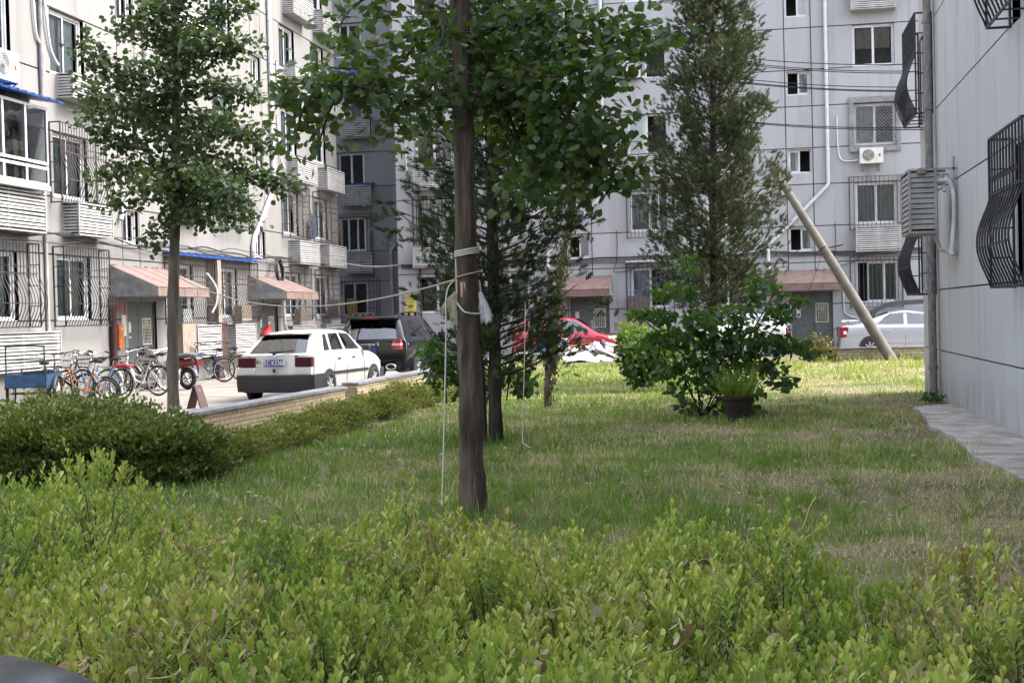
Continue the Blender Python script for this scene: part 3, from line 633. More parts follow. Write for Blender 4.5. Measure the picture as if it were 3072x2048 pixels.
mb = MB(); mb.box(b0, b1 + .03, -bo - .03, -.002, 4.52, 4.615); mb.build('balcony_slab', pvc, bal); mb = MB(); mb.box(25.9, 26.3, -.4, -.12, 4.65, 5.5); mb.build('stored_box', cur_t, bal); mb = MB(); mb.box(24.6, 25.6, -.42, -.12, 4.65, 5.3); mb.build('stored_box', cur_b, bal)
blue_roof(lb, b0 - .2, b1 + .3, 6.55, .8, 10, .14)
cl = lambda px0, py0, px1, py1, lab, **k: cage_px(FL, px0, py0, px1, py1, lab, **k)
cl(218, 216, 330, 325, 'white louvred cage high on the left block behind the round-leaved crown'); cl(236, 605, 342, 716, 'white louvred cage between the two scrolled window grilles on the left block')
ac_cage(FL, 24.2, 27.12, 3.62, 4.48, 'wide white louvred cage under the blue-roofed balcony'); ac_cage(FL, 24.9, 28.0, .68, 1.52, 'wide white louvred cage low on the wall behind the tricycles', pr=.2)
ac_cage(FL, 35.3, 37.0, .66, 1.56, 'white louvred cage at ground level right of the young tree trunk', pr=.3); ac_cage(FL, 38.1, 39.8, .66, 1.56, 'white louvred cage at ground level behind the white car roof', pr=.3)
ac_cage(FL, 43.3, 45.9, .75, 1.45, 'low louvred cage left of the boarded panel near the black car', pr=.25, m_=alu_g); ac_cage(FL, 46.9, 49.1, .75, 1.45, 'low louvred cage at the far end near the black car roof', pr=.25, m_=alu_g)
for k, nm in ((1, 'second'), (2, 'third'), (4, 'fifth')):
    zt = SILL(k) - .2 if k < 4 else SILL(k) - .1; zb = zt - .8
    ac_cage(FL, 43.75, 45.85, zb, zt, f'louvred cage on the {nm} floor of the left block, nearer of the end pair'); ac_cage(FL, 46.95, 49.0, zb, zt, f'louvred cage on the {nm} floor of the left block, farther of the end pair')
ac_cage(FL, 47.4, 49.3, 9.1, 9.85, 'louvred cage on the fourth floor behind the drooping branch'); ac_cage(FL, 34.4, 36.6, 9.25, 10.05, 'white louvred cage beside the top of the young round-leaved tree'); ac_cage(FL, 43.75, 45.2, 9.75, 10.2, 'small white louvred cage below the fourth floor window near the downpipe')
u, z = FL.uz(2, 235, .4); ac_unit(FL, u - .22, z, 'white air conditioner on a blue bracket above the balcony', .95, .62, .3, blue_m)
downpipe(lb, [(33.0, -.09, 17), (33.0, -.09, 8.2)], pvc); downpipe(lb, [(33.0, -.09, 8.2), (33.0, -.09, 5.9), (31.45, -.09, 4.5), (31.3, -.09, 4.2)], pvc, .06, False)
downpipe(lb, [(42.25, -.09, 17), (42.25, -.09, 6.1), (42.2, -.09, 5.9), (40.4, -.09, 4.25), (40.25, -.09, 4.0), (40.25, -.09, 3.55)], pvc, .075); downpipe(lb, [(30.72, -.09, 2.3), (30.72, -.09, .5)], rust, .085, False); downpipe(lb, [(27.72, -.05, 4.6), (27.72, -.05, .1)], alu, .04, False)
mb = MB(); mb.box(31.0, 31.24, -.1, -.002, 1.05, 1.62); o = mb.build('call_box', mat('orange_box', (.50, .13, .03), .5), lb); mb = MB(); mb.disc((31.15, -.102, 1.53), (0, 1, 0), .035, 14, .006); mb.build('dial', white_p, o)
mb = MB(); mb.quad((31.35, -.004, 1.35), (31.6, -.004, 1.33), (31.6, -.004, 1.85), (31.36, -.004, 1.87)); mb.build('paper_notice', white_p, lb)
for p in ([(27.5, -.03, 9.4), (27.5, -.06, 8.6), (27.6, -.05, 8.0), (27.85, -.06, 7.7), (27.85, -.06, 7.2)], [(28.0, -.03, 9.0), (28.02, -.07, 8.4), (28.2, -.05, 7.8), (28.5, -.06, 7.5)], [(43.0, -.03, 10.2), (43.0, -.06, 9.4), (43.2, -.06, 8.9), (43.4, -.06, 8.7)], [(42.9, -.03, 8.4), (42.95, -.06, 7.4), (43.1, -.06, 6.9), (43.5, -.06, 6.7)], [(43.0, -.05, 2.3), (43.05, -.06, 1.6), (43.3, -.06, 1.3), (43.6, -.06, 1.25)], [(35.9, -.36, 3.0), (36.2, -.5, 2.6), (36.2, -.5, 2.2), (36.1, -.4, 1.9)]): hose(lb, p, .028)
hose(lb, [(27.75, -.05, 9.6), (27.76, -.06, 8.5), (27.74, -.06, 7.5), (27.76, -.05, 6.7)], .05, mat('grey_conduit', (.20, .20, .20), .8), 'conduit'); hose(lb, [(27.75, -.05, 12), (27.76, -.06, 9.6)], .05, MATS['grey_conduit'], 'conduit')
mb = MB()
for j, (z, r) in enumerate(((3.66, .022), (3.58, .014), (3.72, .012), (3.50, .012), (3.62, .012))):
    P = [(XL + .10 + .03 * j + .12 * math.sin(y * .5 + j) ** 2, y, z + .07 * math.sin(y * .9 + j * 2) + .03 * math.sin(y * 2.3 + j)) for y in np.linspace(20, 49.3, 70)]
    mb.tube(P, r, 5)
tag(mb.build('cable_bundle', cable), 'tangled black cables running along the left block above the ground floor', 'cable')
mb = MB()
for j in range(9): mb.ring((XL + .2 + .012 * j, 42.1 + random.uniform(-.05, .05), 3.25 + random.uniform(-.05, .05)), (1, .1, .1), random.uniform(.33, .42), .013, 22, 5)
tag(mb.build('cable_coil', cable), 'coil of black cable hung above the second canopy', 'cable')
mb = MB(); mb.tube(sag((XL + .15, 49.3, 3.75), (-13.0, 49.45, 3.62), .12), .035, 6); tag(mb.build('sagging_cable', alu_g), 'thick grey cable sagging across the gap between the blocks', 'cable')

# ---- right block
gb = thing('apartment_block', 'plain pale grey apartment block close on the right side', 'building', FG.org, -PI / 2)
RCW = ((-24.85, -23.2), (-16.2, -14.4), (-9.0, -7.4))
hg = [(a, b, 1.9 + 2.85 * k, 3.4 + 2.85 * k) for a, b in RCW for k in range(5)]
facade(gb, [-24.95, 12.], [0, .88, 1.86, 3.45, 4.77, 6.25, 7.6, 9.1, 10.4, 12, 13.3, 14.8, 16.3], hg, paint_r, 11, gap=.011)
for a, b in RCW:
    for k in range(5):
        window(gb, a, b, 1.9 + 2.85 * k, 3.4 + 2.85 * k, curtain=[(.1, .9, cur_w)])
        if k < 3: grille(gb, a - .08, b + .08, 1.80 + 2.95 * k, 3.48 + 2.9 * k, iron, .27, .15, 11, (.27, .62), True, 5, .012)
downpipe(gb, [(-22.95, -.1, 16), (-22.95, -.1, .1)], mat('flaking_pink_pipe', (.25, .22, .21), .8, .3, 18, col2=(.13, .12, .12), stretch=(1, 1, .4)), .065); downpipe(gb, [(-22.62, -.04, 16), (-22.62, -.04, .1)], alu_g, .02, False)
t = ac_cage(FG, -21.6, -20.55, 2.66, 3.60, 'grey louvred cage standing off the right wall on brackets beside the drainpipe', pr=.40, m_=mat('dull_grey_louvre', (.30, .29, .28), .6, .15, 4), gap=.30, sl=1.5, n=11)
mb = MB()
for x in (.05, 1.0): mb.bar((x, 0, .93), (x, .30, .93), .03)
mb.bar((1.0, .25, .7), (1.0, .25, 1.1), .03); mb.build('bracket', alu_g, t)
mb = MB()
for p in ((.1, .05, .95), (.3, -.1, .96), (.7, .1, .95), (.9, -.2, .96)): mb.box(p[0], p[0] + .13, p[1] - .08, p[1] + .05, p[2], p[2] + .06, Matrix.Rotation(.1 * p[0], 4, 'Y'))
mb.build('loose_tiles', wood, t)
hose(t, [(.95, .0, .75), (1.0, .2, .72), (1.02, .24, .3), (1.0, .2, -.25), (.95, .22, -.3), (.6, .2, -.25), (.2, .15, -.2), (.0, .1, .0)], .035)
hose(t, [(.95, .05, .7), (.85, .1, .85), (.95, .12, .6)], .03)
# plain block behind the camera, which the windows reflect
rear = thing('apartment_block', 'pale apartment block that the windows mirror, behind the hedge and street', 'building', (0, -24, 0), PI)
facade(rear, [-26, -9, -8, 9, 10, 26], [0, 1.75, 4.5, 7.3, 10, 12.8, 15.5], [(x, x + 1.6, 1.75 + 2.77 * k, 3.2 + 2.77 * k) for x in range(-24, 25, 4) for k in range(5)], paint_f, 10)
# wires between the blocks
mb = MB()
for (x0, y0, x1, y1) in ((2290, 172, 2720, 194), (2288, 186, 2720, 214), (2280, 190, 2720, 220), (2260, 231, 2712, 262), (2258, 240, 2712, 272), (2255, 243, 2712, 275), (2280, 361, 2770, 383), (2282, 364, 2770, 389)):
    a, b = at_d(x0 - 140, y0 - 7, 28.4), at_axis(x1, y1, 0, XR - .02); mb.tube(sag(a, b, .07, 16), .009, 5)
tag(mb.build('overhead_wires', cable), 'thin dark wires strung from the right block across the back facade', 'wire')

# ================================================================== vehicles
def pchip(ts, vs, t):
    n = len(ts); d = [(vs[i + 1] - vs[i]) / (ts[i + 1] - ts[i]) for i in range(n - 1)]; mm = [d[0]]
    for i in range(1, n - 1): mm.append(0 if d[i - 1] * d[i] <= 0 else 2 * d[i - 1] * d[i] / (d[i - 1] + d[i]))
    mm.append(d[-1]); i = max(0, min(n - 2, sum(1 for x in ts[1:-1] if t >= x))); h = ts[i + 1] - ts[i]; s = (t - ts[i]) / h
    return (2 * s**3 - 3 * s**2 + 1) * vs[i] + (s**3 - 2 * s**2 + s) * h * mm[i] + (-2 * s**3 + 3 * s**2) * vs[i + 1] + (s**3 - s**2) * h * mm[i + 1]
RING = 13
def ring_pts(c):
    xl, xb, xr, wl, wb, wr, zl, zb, zr = c
    h = zb - zl; wm = wb + .025
    P = [(xl, wl * .80, zl), (xl, wl, zl + .04), (lerp(xl, xb, .35), lerp(wl, wm, .75), zl + .30 * h), (lerp(xl, xb, .65), wm, zl + .62 * h), (lerp(xl, xb, .9), wb + .02, zb - .12 * h), (xb, wb, zb - .02), (xb, wb - .02, zb)]
    g = zr - zb
    P += [(lerp(xb, xr, .08), lerp(wb - .03, wr, .06), zb + .08 * g), (lerp(xb, xr, .86), lerp(wb - .03, wr, .86), zb + .84 * g), (lerp(xb, xr, .97), wr - .015, zb + .95 * g), (xr, wr - .10, zr - .012 * min(1, g * 3)), (xr, wr * .55, zr + .012), (xr, 0, zr + .02)]
    return P
def car_body(t, st, paint_m, glass_side=(), top_glass=(), rear_glass=True, front_x=None, sub=5, wheels=(), rw=.31, trim=None, backlight_rows=(7, 9), rim_m=None, bulge=.05, smooth=38):
    """st: stations from tail to nose (x_low, x_belt, x_roof, w_low, w_belt, w_roof, z_low, z_belt, z_roof)."""
    n = len(st); ts = list(range(n)); rows, own = [], []
    for i in range(n - 1):
        for k in range(sub + (i == n - 2)):
            tt = i + k / sub; rows.append(ring_pts([pchip(ts, [s[c] for s in st], tt) for c in range(9)])); own.append(min(i, n - 2))
    body, gl = MB(), {}
    def put(key, *q): (body if key is None else gl.setdefault(key, MB())).quad(*q)
    for a in range(len(rows) - 1):
        for j in range(RING - 1):
            for s in (1, -1):
                p = [(x, s * y, z) for x, y, z in (rows[a][j], rows[a + 1][j], rows[a + 1][j + 1], rows[a][j + 1])]
                if s > 0: p.reverse()
                cx = sum(q[0] for q in p) / 4; cz = sum(q[2] for q in p) / 4
                key = None
                if j == 7 and own[a] in glass_side: key = ('side_window', own[a], s)
                if j >= 9 and own[a] in top_glass: key = ('windscreen' if own[a] > n / 2 else 'rear_window', 0, 0)
                if j == 8 and own[a] in top_glass and False: key = ('windscreen', 0, 0)
                put(key, *p)
    for end, row in ((0, rows[0]), (1, rows[-1])):                       # tail and nose
        K = 16; sg = -1 if end == 0 else 1
        G = [[(x + sg * bulge * (1 - abs(k / K * 2 - 1) ** 3.2) * (1 if j < 8 else .6), y * (k / K * 2 - 1), z) for k in range(K + 1)] for j, (x, y, z) in enumerate(row)]
        for j in range(RING - 2):
            for k in range(K):
                p = [G[j][k], G[j][k + 1], G[j + 1][k + 1], G[j + 1][k]]
                if end == 0: p.reverse()
                key = ('rear_window', 0, 0) if end == 0 and rear_glass and backlight_rows[0] <= j < backlight_rows[1] and 0 < k < K - 1 else None
                put(key, *p)
    bo = body.build('body', paint_m, t, smooth)
    for (nm, _, _), mb in gl.items(): mb.build(nm, glass_c, t, True)
    fl = MB(); x0 = st[0][0] + .15; x1 = st[-1][0] - .15; w = st[len(st) // 2][3] * .86; fl.box(x0, x1, -w, w, st[0][6] + .02, st[0][6] + .1); fl.build('floor_pan', black_p, t)
    it = MB(); w = st[len(st) // 2][4] * .8; xm = (x0 + x1) / 2; zb = st[len(st) // 2][7]
    it.box(x0 + .5, x1 - 1.2, -w, w, .4, zb - .12)
    for sx in (xm - .25, xm + .75 - .9 * 0):
        for sy in (.35, -.35): it.box(sx, sx + .14, sy - .24, sy + .24, zb - .2, zb + .22); it.box(sx + .03, sx + .11, sy - .12, sy + .12, zb + .24, zb + .42)
    it.build('seats', mat('car_interior_grey', (.10, .10, .105), .9), t)
    for wx in wheels:
        for s in (1, -1):
            y = s * (st[len(st) // 2][4] - .035)
            a = MB(); a.tube([(wx, y - s * .02, rw), (wx, y + s * .064, rw)], rw + .055, 32); a.build('wheel_arch', black_p, t)
            W_ = MB(); W_.ring((wx, y, rw), (0, 1, 0), rw - .065, .065, 28, 8, sq=1.35); wh = W_.build('wheel', rubber, t, True)
            R = MB(); R.disc((wx, y + s * .02, rw), (0, 1, 0), rw * .64, 24, .06)
            for k in range(7): aa = k * 2 * PI / 7; R.bar((wx, y + s * .055, rw), (wx + rw * .6 * math.cos(aa), y + s * .055, rw + rw * .6 * math.sin(aa)), .045)
            R.build('rim', rim_m or alu_g, wh)
    return bo
def panel_box(name, m_, t, x0, x1, y0, y1, z0, z1, bev=.0, rot=None, loc=None):
    mb = MB(); mb.box(x0, x1, y0, y1, z0, z1); o = mb.build(name, m_, t, False, loc, rot)
    if bev:
        bm = o.modifiers.new('edge', 'BEVEL'); bm.width = bev; bm.segments = 2; bm.limit_method = 'ANGLE'
    return o
tail_m = mat('red_tail_lamp', (.26, .007, .012), .2, .1, coat=.3); tail_d = mat('smoked_red_lamp', (.045, .004, .007), .35, .1, spec=.2); lamp_w = mat('clear_lamp', (.75, .76, .78), .08, .05, coat=1.)
bumper_m = mat('charcoal_bumper', (.018, .018, .023), .55, .1, 8)
plate_m = mat('blue_number_plate', (.015, .03, .16), .45, .05)
ink_w = mat('white_print', (.75, .75, .75), .6, .02)

# --- white hatchback
p = at_z(826, 1183, 0.0); d = ray(826, 1100)
hx, hy = at_d(826, 1100, 27.2).xy
wc = thing('parked_car', 'white older hatchback with dark bumper and blue number plate by the low wall', 'car', (hx, hy, 0), math.radians(85.2), 'cars parked around the lawn')
wp = mat('white_car_paint', (.50, .50, .475), .3, .03, 2, coat=.6)
st = [(.02, .10, .62, .74, .755, .56, .28, .93, 1.335), (.0, .14, .72, .79, .80, .575, .26, .945, 1.36), (.05, .30, .86, .80, .815, .58, .25, .955, 1.375), (.42, .62, 1.02, .805, .82, .585, .22, .96, 1.39), (.84, .92, 1.14, .81, .825, .59, .2, .96, 1.40), (.98, 1.02, 1.26, .81, .825, .59, .2, .96, 1.405), (1.62, 1.66, 1.72, .815, .83, .595, .2, .955, 1.415), (1.74, 1.80, 1.80, .815, .83, .595, .2, .95, 1.415), (2.55, 2.62, 2.28, .815, .83, .585, .2, .94, 1.385), (2.68, 2.78, 2.36, .815, .825, .58, .2, .93, 1.37), (2.8, 3.02, 3.00, .81, .82, .70, .2, .92, .955), (3.5, 3.52, 3.5, .80, .79, .66, .2, .84, .875), (3.92, 3.9, 3.88, .78, .75, .62, .22, .72, .755), (4.06, 4.05, 4.03, .70, .69, .56, .26, .60, .62)]
car_body(wc, st, wp, (3, 5, 7), (9,), True, sub=6, wheels=(.74, 3.28), rw=.285, rim_m=alu, backlight_rows=(7, 9), bulge=.06)
# rear lamps, bumper, plate, badges; x is negative just behind the tail
for s in (1, -1):
    panel_box('tail_light', tail_d, wc, -.045, .12, *sorted((s * .44, s * .795)), .70, .885, .012)
    panel_box('lower_corner_panel', wp, wc, -.048, .10, *sorted((s * .445, s * .79)), .54, .688, .01)
panel_box('number_plate', plate_m, wc, -.098, -.085, -.22, .22, .705, .845, .004)
text('plate_lettering', '京C·K5368', .138, ink_w, wc, (-.1005, 0, .773), (PI / 2, 0, -PI / 2), .001, sx=.78)
mb = MB(); ys = [-.86, -.845, -.66, 0, .66, .845, .86]; xs = [.62, -.02, -.115, -.135, -.115, -.02, .62]
for (za, zb, o1, o2) in ((.20, .36, .035, .0), (.36, .52, .0, .0), (.52, .545, .0, .05)):
    for i in range(6): mb.quad((xs[i] + o1, ys[i], za), (xs[i] + o2, ys[i], zb), (xs[i + 1] + o2, ys[i + 1], zb), (xs[i + 1] + o1, ys[i + 1], za))
mb.build('rear_bumper', bumper_m, wc, 30)
panel_box('valance', black_p, wc, .02, .3, -.7, .7, .18, .32); panel_box('side_moulding', bumper_m, wc, .98, 2.95, -.862, -.84, .50, .56); panel_box('side_moulding', bumper_m, wc, .98, 2.95, .84, .862, .50, .56)
panel_box('hatch_lock', black_p, wc, -.078, -.06, -.03, .03, .59, .66, .005); panel_box('window_seal', black_p, wc, .50, .60, -.555, .555, 1.318, 1.345)
panel_box('front_bumper', bumper_m, wc, 3.78, 4.12, -.79, .79, .30, .52, .03)
mb = MB(); mb.tube([(.02, .0, .965), (.06, -.15, 1.0), (.10, -.34, 1.03)], .012, 5); mb.tube([(.02, .12, .985), (.07, -.40, 1.02)], .014, 5); mb.disc((.0, .02, .955), (1, 0, 0), .03, 10, .04); mb.build('wiper', black_p, wc)
mb = MB(); mb.ring((-.055, 0, .905), (1, 0, 0), .022, .006, 14, 5); mb.build('round_badge', chrome, wc)
text('lettering', 'DC7140', .06, black_p, wc, (-.025, .62, .905), (PI / 2, 0, -PI / 2), .001); panel_box('arrow_badge', black_p, wc, -.045, -.035, -.52, -.44, .895, .925)
st_ = MB(); st_.disc((-.062, .36, .80), (1, 0, 0), .04, 14, .004); so1 = st_.build('sticker', mat('green_sticker', (.05, .20, .10), .6), wc); st_ = MB(); st_.disc((-.066, .30, .80), (1, 0, 0), .036, 14, .004); st_.build('sticker', mat('orange_sticker', (.55, .22, .06), .6), wc); panel_box('sticker', mat('pale_sticker', (.55, .6, .65), .6), wc, -.062, -.056, .27, .39, .725, .75)
for s in (1, -1):
    panel_box('wing_mirror', black_p, wc, 2.62, 2.76, *sorted((s * .83, s * 1.0)), .93, 1.06, .03)
    for x in (1.22, 2.02): panel_box('door_handle', black_p, wc, x, x + .14, *sorted((s * .845, s * .868)), .80, .835, .008)
    for x, x2 in ((1.70, 1.72), (.98, 1.12), (2.72, 2.70)):
        mb = MB(); mb.tube([(x - .02, s * .851, .28), (x, s * .856, .55), (x2, s * .848, .80), (x2, s * .832, .935)], .005, 4); mb.build('door_gap', black_p, wc)
    panel_box('indicator', mat('amber_lamp', (.5, .2, .02), .3), wc, 3.02, 3.07, *sorted((s * .825, s * .845)), .68, .71)
    panel_box('headlight', lamp_w, wc, 3.9, 4.04, *sorted((s * .42, s * .70)), .58, .70, .02)

# --- black SUV
hx, hy = at_d(1108, 1080, 33.0).xy
sv = thing('parked_car', 'black sport utility vehicle with roof rails and red tail lamps', 'car', (hx, hy, 0), math.radians(88.5), 'cars parked around the lawn')
bp_ = mat('black_car_paint', (.006, .0065, .010), .2, .1, 2, spec=.25, coat=.25)
st = [(.06, .02, .42, .80, .84, .62, .34, 1.08, 1.60), (.0, .05, .52, .88, .90, .645, .32, 1.10, 1.63), (.06, .22, .75, .90, .93, .66, .30, 1.11, 1.655), (.55, .62, 1.05, .91, .945, .67, .28, 1.11, 1.67), (.95, 1.02, 1.25, .915, .945, .675, .28, 1.105, 1.68), (1.08, 1.12, 1.32, .915, .945, .675, .28, 1.105, 1.685), (1.95, 2.0, 2.0, .92, .95, .68, .28, 1.09, 1.69), (2.08, 2.12, 2.10, .92, .95, .68, .28, 1.09, 1.69), (3.0, 3.1, 2.62, .92, .945, .66, .28, 1.07, 1.64), (3.12, 3.25, 2.72, .915, .94, .65, .28, 1.06, 1.61), (3.3, 3.55, 3.5, .91, .92, .78, .28, 1.04, 1.08), (4.2, 4.2, 4.15, .89, .88, .74, .3, .92, .97), (4.62, 4.6, 4.55, .84, .8, .66, .32, .74, .78), (4.78, 4.76, 4.72, .74, .72, .58, .34, .58, .60)]
car_body(sv, st, bp_, (3, 5, 7), (9,), True, sub=6, wheels=(.95, 3.85), rw=.37, rim_m=alu_g, bulge=.07)
mb = MB(); mb.box(.16, .72, -.64, .64, 1.60, 1.66, Matrix.Shear('XZ', 4, (0, 0))); o = mb.build('roof_spoiler', bp_, sv); bm = o.modifiers.new('edge', 'BEVEL'); bm.width = .025; bm.segments = 2
panel_box('brake_light', tail_m, sv, .150, .17, -.22, .22, 1.615, 1.635)
for s in (1, -1):
    mb = MB(); mb.tube(path_pts([(.55, s * .60, 1.67), (.75, s * .60, 1.735), (1.5, s * .60, 1.76), (2.3, s * .60, 1.745), (2.5, s * .59, 1.69)]), .02, 6)
    for x in (.95, 1.5, 2.1): mb.bar((x, s * .6, 1.67), (x, s * .6, 1.75), .05)
    mb.build('roof_rail', bp_, sv)
    mb = MB(); zz = ((.86, .62, .86), (.955, .60, .88), (.97, .595, .885), (1.01, .60, .88), (1.10, .63, .84)); o_ = []
    for (za, a, b_), (zb2, c, d_) in zip(zz, zz[1:]):
        if abs(za - .97) < .001 or abs(za - .955) < .001: mb.cur = 1
        else: mb.cur = 0
        for (ya, yb, yc, yd, xa, xb_) in ((a, .80, .80, c, -.052, -.035), (.80, b_ + .07, d_ + .07, .80, -.035, .16)):
            mb.quad((xa, s * ya, za), (xb_, s * yb, za), (xb_, s * yc, zb2), (xa, s * yd, zb2))
    mb.build('tail_light', [tail_m, mat('clear_red_lamp', (.55, .30, .30), .2, coat=1.)], sv)
    mb = MB(); mb.ring((-.03, s * .55, .44), (1, 0, 0), .085, .02, 18, 6, sq=2); o = mb.build('exhaust_tip', chrome, sv, True); o.scale = (1, 1.35, .78); o.location = (0, -s * .19, .10)
    panel_box('wing_mirror', bp_, sv, 2.95, 3.12, *sorted((s * .95, s * 1.14)), 1.08, 1.24, .04)
    for x in (1.75, 2.75): panel_box('door_handle', bp_, sv, x, x + .2, *sorted((s * .955, s * .985)), .96, .99, .01)
mb = MB(); mb.tube([(.085, .28, 1.185), (.09, -.12, 1.19), (.09, -.34, 1.20)], .022, 6); mb.build('wiper', black_p, sv)
panel_box('number_plate', plate_m, sv, -.085, -.072, -.22, .22, .78, .92, .004)
text('lettering', 'cayenne S', .11, chrome, sv, (-.072, -.02, 1.0), (PI / 2, 0, -PI / 2), .004, sx=1.2); panel_box('plate_lamp', chrome, sv, -.10, -.09, -.32, -.1, .60, .615)

# --- cars along the back road
def side_car(name_label, x_tail, y, direction, paint_, st, gs, tg, wheels, rw, rear_glass=True, detail=None):
    t = thing('parked_car', name_label, 'car', (x_tail, y, 0), 0 if direction > 0 else PI, 'cars parked around the lawn')
    car_body(t, st, paint_, gs, tg, rear_glass, sub=4, wheels=wheels, rw=rw, rim_m=alu, bulge=.06); return t
hatch = [(.02, .06, .30, .70, .74, .56, .28, .95, 1.40), (.0, .10, .40, .76, .79, .58, .26, .96, 1.44), (.1, .25, .55, .78, .81, .59, .24, .965, 1.46), (.55, .62, .95, .785, .815, .6, .22, .965, 1.49), (.78, .8, 1.05, .785, .815, .6, .22, .96, 1.5), (1.5, 1.52, 1.55, .79, .82, .6, .22, .95, 1.52), (1.6, 1.62, 1.62, .79, .82, .6, .22, .95, 1.52), (2.5, 2.75, 2.12, .79, .81, .57, .22, .93, 1.45), (2.6, 2.9, 2.2, .79, .805, .56, .22, .92, 1.42), (2.75, 3.02, 3.0, .78, .79, .66, .22, .90, .93), (3.3, 3.32, 3.3, .77, .75, .6, .24, .80, .84), (3.68, 3.66, 3.62, .68, .66, .5, .26, .62, .66)]
redp = mat('crimson_car_paint', (.36, .016, .04), .25, .06, 2, coat=1.)
xr = at_axis(1862, 1040, 1, 46.0).x
rc = side_car('crimson small hatchback parked sideways behind the rubbish heap', xr - 3.72, 46.0 + .8, 1, redp, hatch, (3, 6), (8,), (.62, 3.0), .28)
for s in (1, -1):
    panel_box('wing_mirror', black_p, rc, 2.48, 2.62, *sorted((s * .82, s * 1.0)), .95, 1.1, .03); panel_box('door_handle', black_p, rc, 1.72, 1.9, *sorted((s * .82, s * .85)), .80, .85, .01); panel_box('headlight', lamp_w, rc, 3.18, 3.52, *sorted((s * .50, s * .755)), .66, .82, .05); panel_box('tail_light', tail_m, rc, -.03, .15, *sorted((s * .55, s * .77)), .75, 1.0, .02)
rc2 = side_car('red car mostly hidden behind the middle cypress and the black vehicle', -14.55, 47.2, 1, mat('bright_red_car_paint', (.45, .02, .025), .25, .06, 2, coat=1.), hatch, (3, 6), (8,), (.62, 3.0), .28)
for s in (1, -1): panel_box('headlight', lamp_w, rc2, 3.2, 3.5, *sorted((s * .50, s * .75)), .66, .82, .05)
lift = [(.03, .05, .32, .74, .78, .60, .30, .98, 1.0), (.0, .06, .40, .80, .82, .62, .27, .99, 1.02), (.10, .30, .62, .83, .85, .63, .25, 1.0, 1.05), (.42, .70, 1.25, .84, .86, .62, .23, 1.0, 1.30), (.8, .95, 1.55, .845, .865, .6, .2, .99, 1.40), (1.0, 1.12, 1.62, .845, .865, .6, .2, .985, 1.42), (2.0, 2.02, 2.02, .85, .87, .61, .2, .97, 1.46), (2.1, 2.12, 2.12, .85, .87, .61, .2, .97, 1.46), (3.0, 3.1, 2.6, .85, .865, .59, .2, .95, 1.40), (3.1, 3.25, 2.7, .85, .86, .58, .2, .945, 1.37), (3.3, 3.6, 3.55, .84, .84, .7, .2, .93, .97), (4.1, 4.1, 4.1, .82, .80, .66, .22, .84, .88), (4.56, 4.54, 4.5, .72, .70, .55, .26, .62, .66)]
sil = mat('silver_car_paint', (.40, .41, .45), .3, .03, 2, metal=.3, coat=1.)
xs_ = at_axis(2521, 1020, 1, 45.6).x
sc = side_car('silver saloon parked behind the brick wall, its tail near the leaning pole', xs_, 46.4, 1, sil, lift, (5, 7), (2, 3), (.95, 3.6), .30, False)
for s in (1, -1):
    mb = MB(); mb.box(-.02, .30, *sorted((s * .60, s * .872)), .60, .97); o = mb.build('tail_light', tail_m, sc); bm = o.modifiers.new('edge', 'BEVEL'); bm.width = .05; bm.segments = 3
    panel_box('reversing_lamp', lamp_w, sc, .10, .20, *sorted((s * .865, s * .880)), .72, .83, .012)
    panel_box('door_handle', chrome, sc, 1.40, 1.62, *sorted((s * .88, s * .905)), .80, .83, .01); panel_box('sill_moulding', chrome, sc, 1.45, 3.1, *sorted((s * .868, s * .882)), .40, .415)
    mb = MB(); P = [(.98, s * .872, .985), (1.55, s * .70, 1.33), (1.75, s * .655, 1.405), (2.75, s * .645, 1.37)]; mb.tube(path_pts(P), .010, 4); mb.build('window_moulding', sil, sc)
    mb = MB(); mb.tube([(2.04, s * .862, .25), (2.05, s * .895, .6), (2.07, s * .87, .97)], .006, 4); mb.build('door_gap', black_p, sc)
van = [(.02, .03, .12, .76, .78, .64, .3, 1.0, 1.36), (.0, .05, .2, .8, .81, .66, .28, 1.0, 1.40), (.1, .2, .4, .8, .82, .66, .25, 1.0, 1.42), (.5, .6, .9, .8, .82, .66, .25, 1.0, 1.44), (.8, .85, 1.1, .8, .82, .66, .25, .99, 1.45), (1.7, 1.7, 1.7, .8, .82, .66, .25, .98, 1.46), (1.8, 1.8, 1.8, .8, .82, .66, .25, .98, 1.46), (2.7, 2.8, 2.3, .8, .82, .63, .25, .96, 1.40), (2.8, 2.95, 2.4, .8, .81, .62, .25, .95, 1.36), (3.0, 3.2, 3.15, .8, .8, .68, .25, .94, .98), (3.8, 3.8, 3.8, .78, .76, .62, .25, .84, .88), (4.2, 4.2, 4.16, .68, .66, .5, .28, .62, .66)]
wv = side_car('white car glimpsed through the leafy bush, red lamps at its right end', at_axis(2358, 1000, 1, 46.5).x, 46.4, -1, wp, van, (3, 5, 7), (8,), (.8, 3.4), .29)
for s in (1, -1): panel_box('tail_light', tail_m, wv, -.04, .14, *sorted((s * .52, s * .80)), .76, .98, .02)
panel_box('reflector_strip', tail_m, wv, -.075, -.04, -.45, .45, .42, .52, .01); panel_box('number_plate', plate_m, wv, -.075, -.065, -.22, .22, .72, .86)
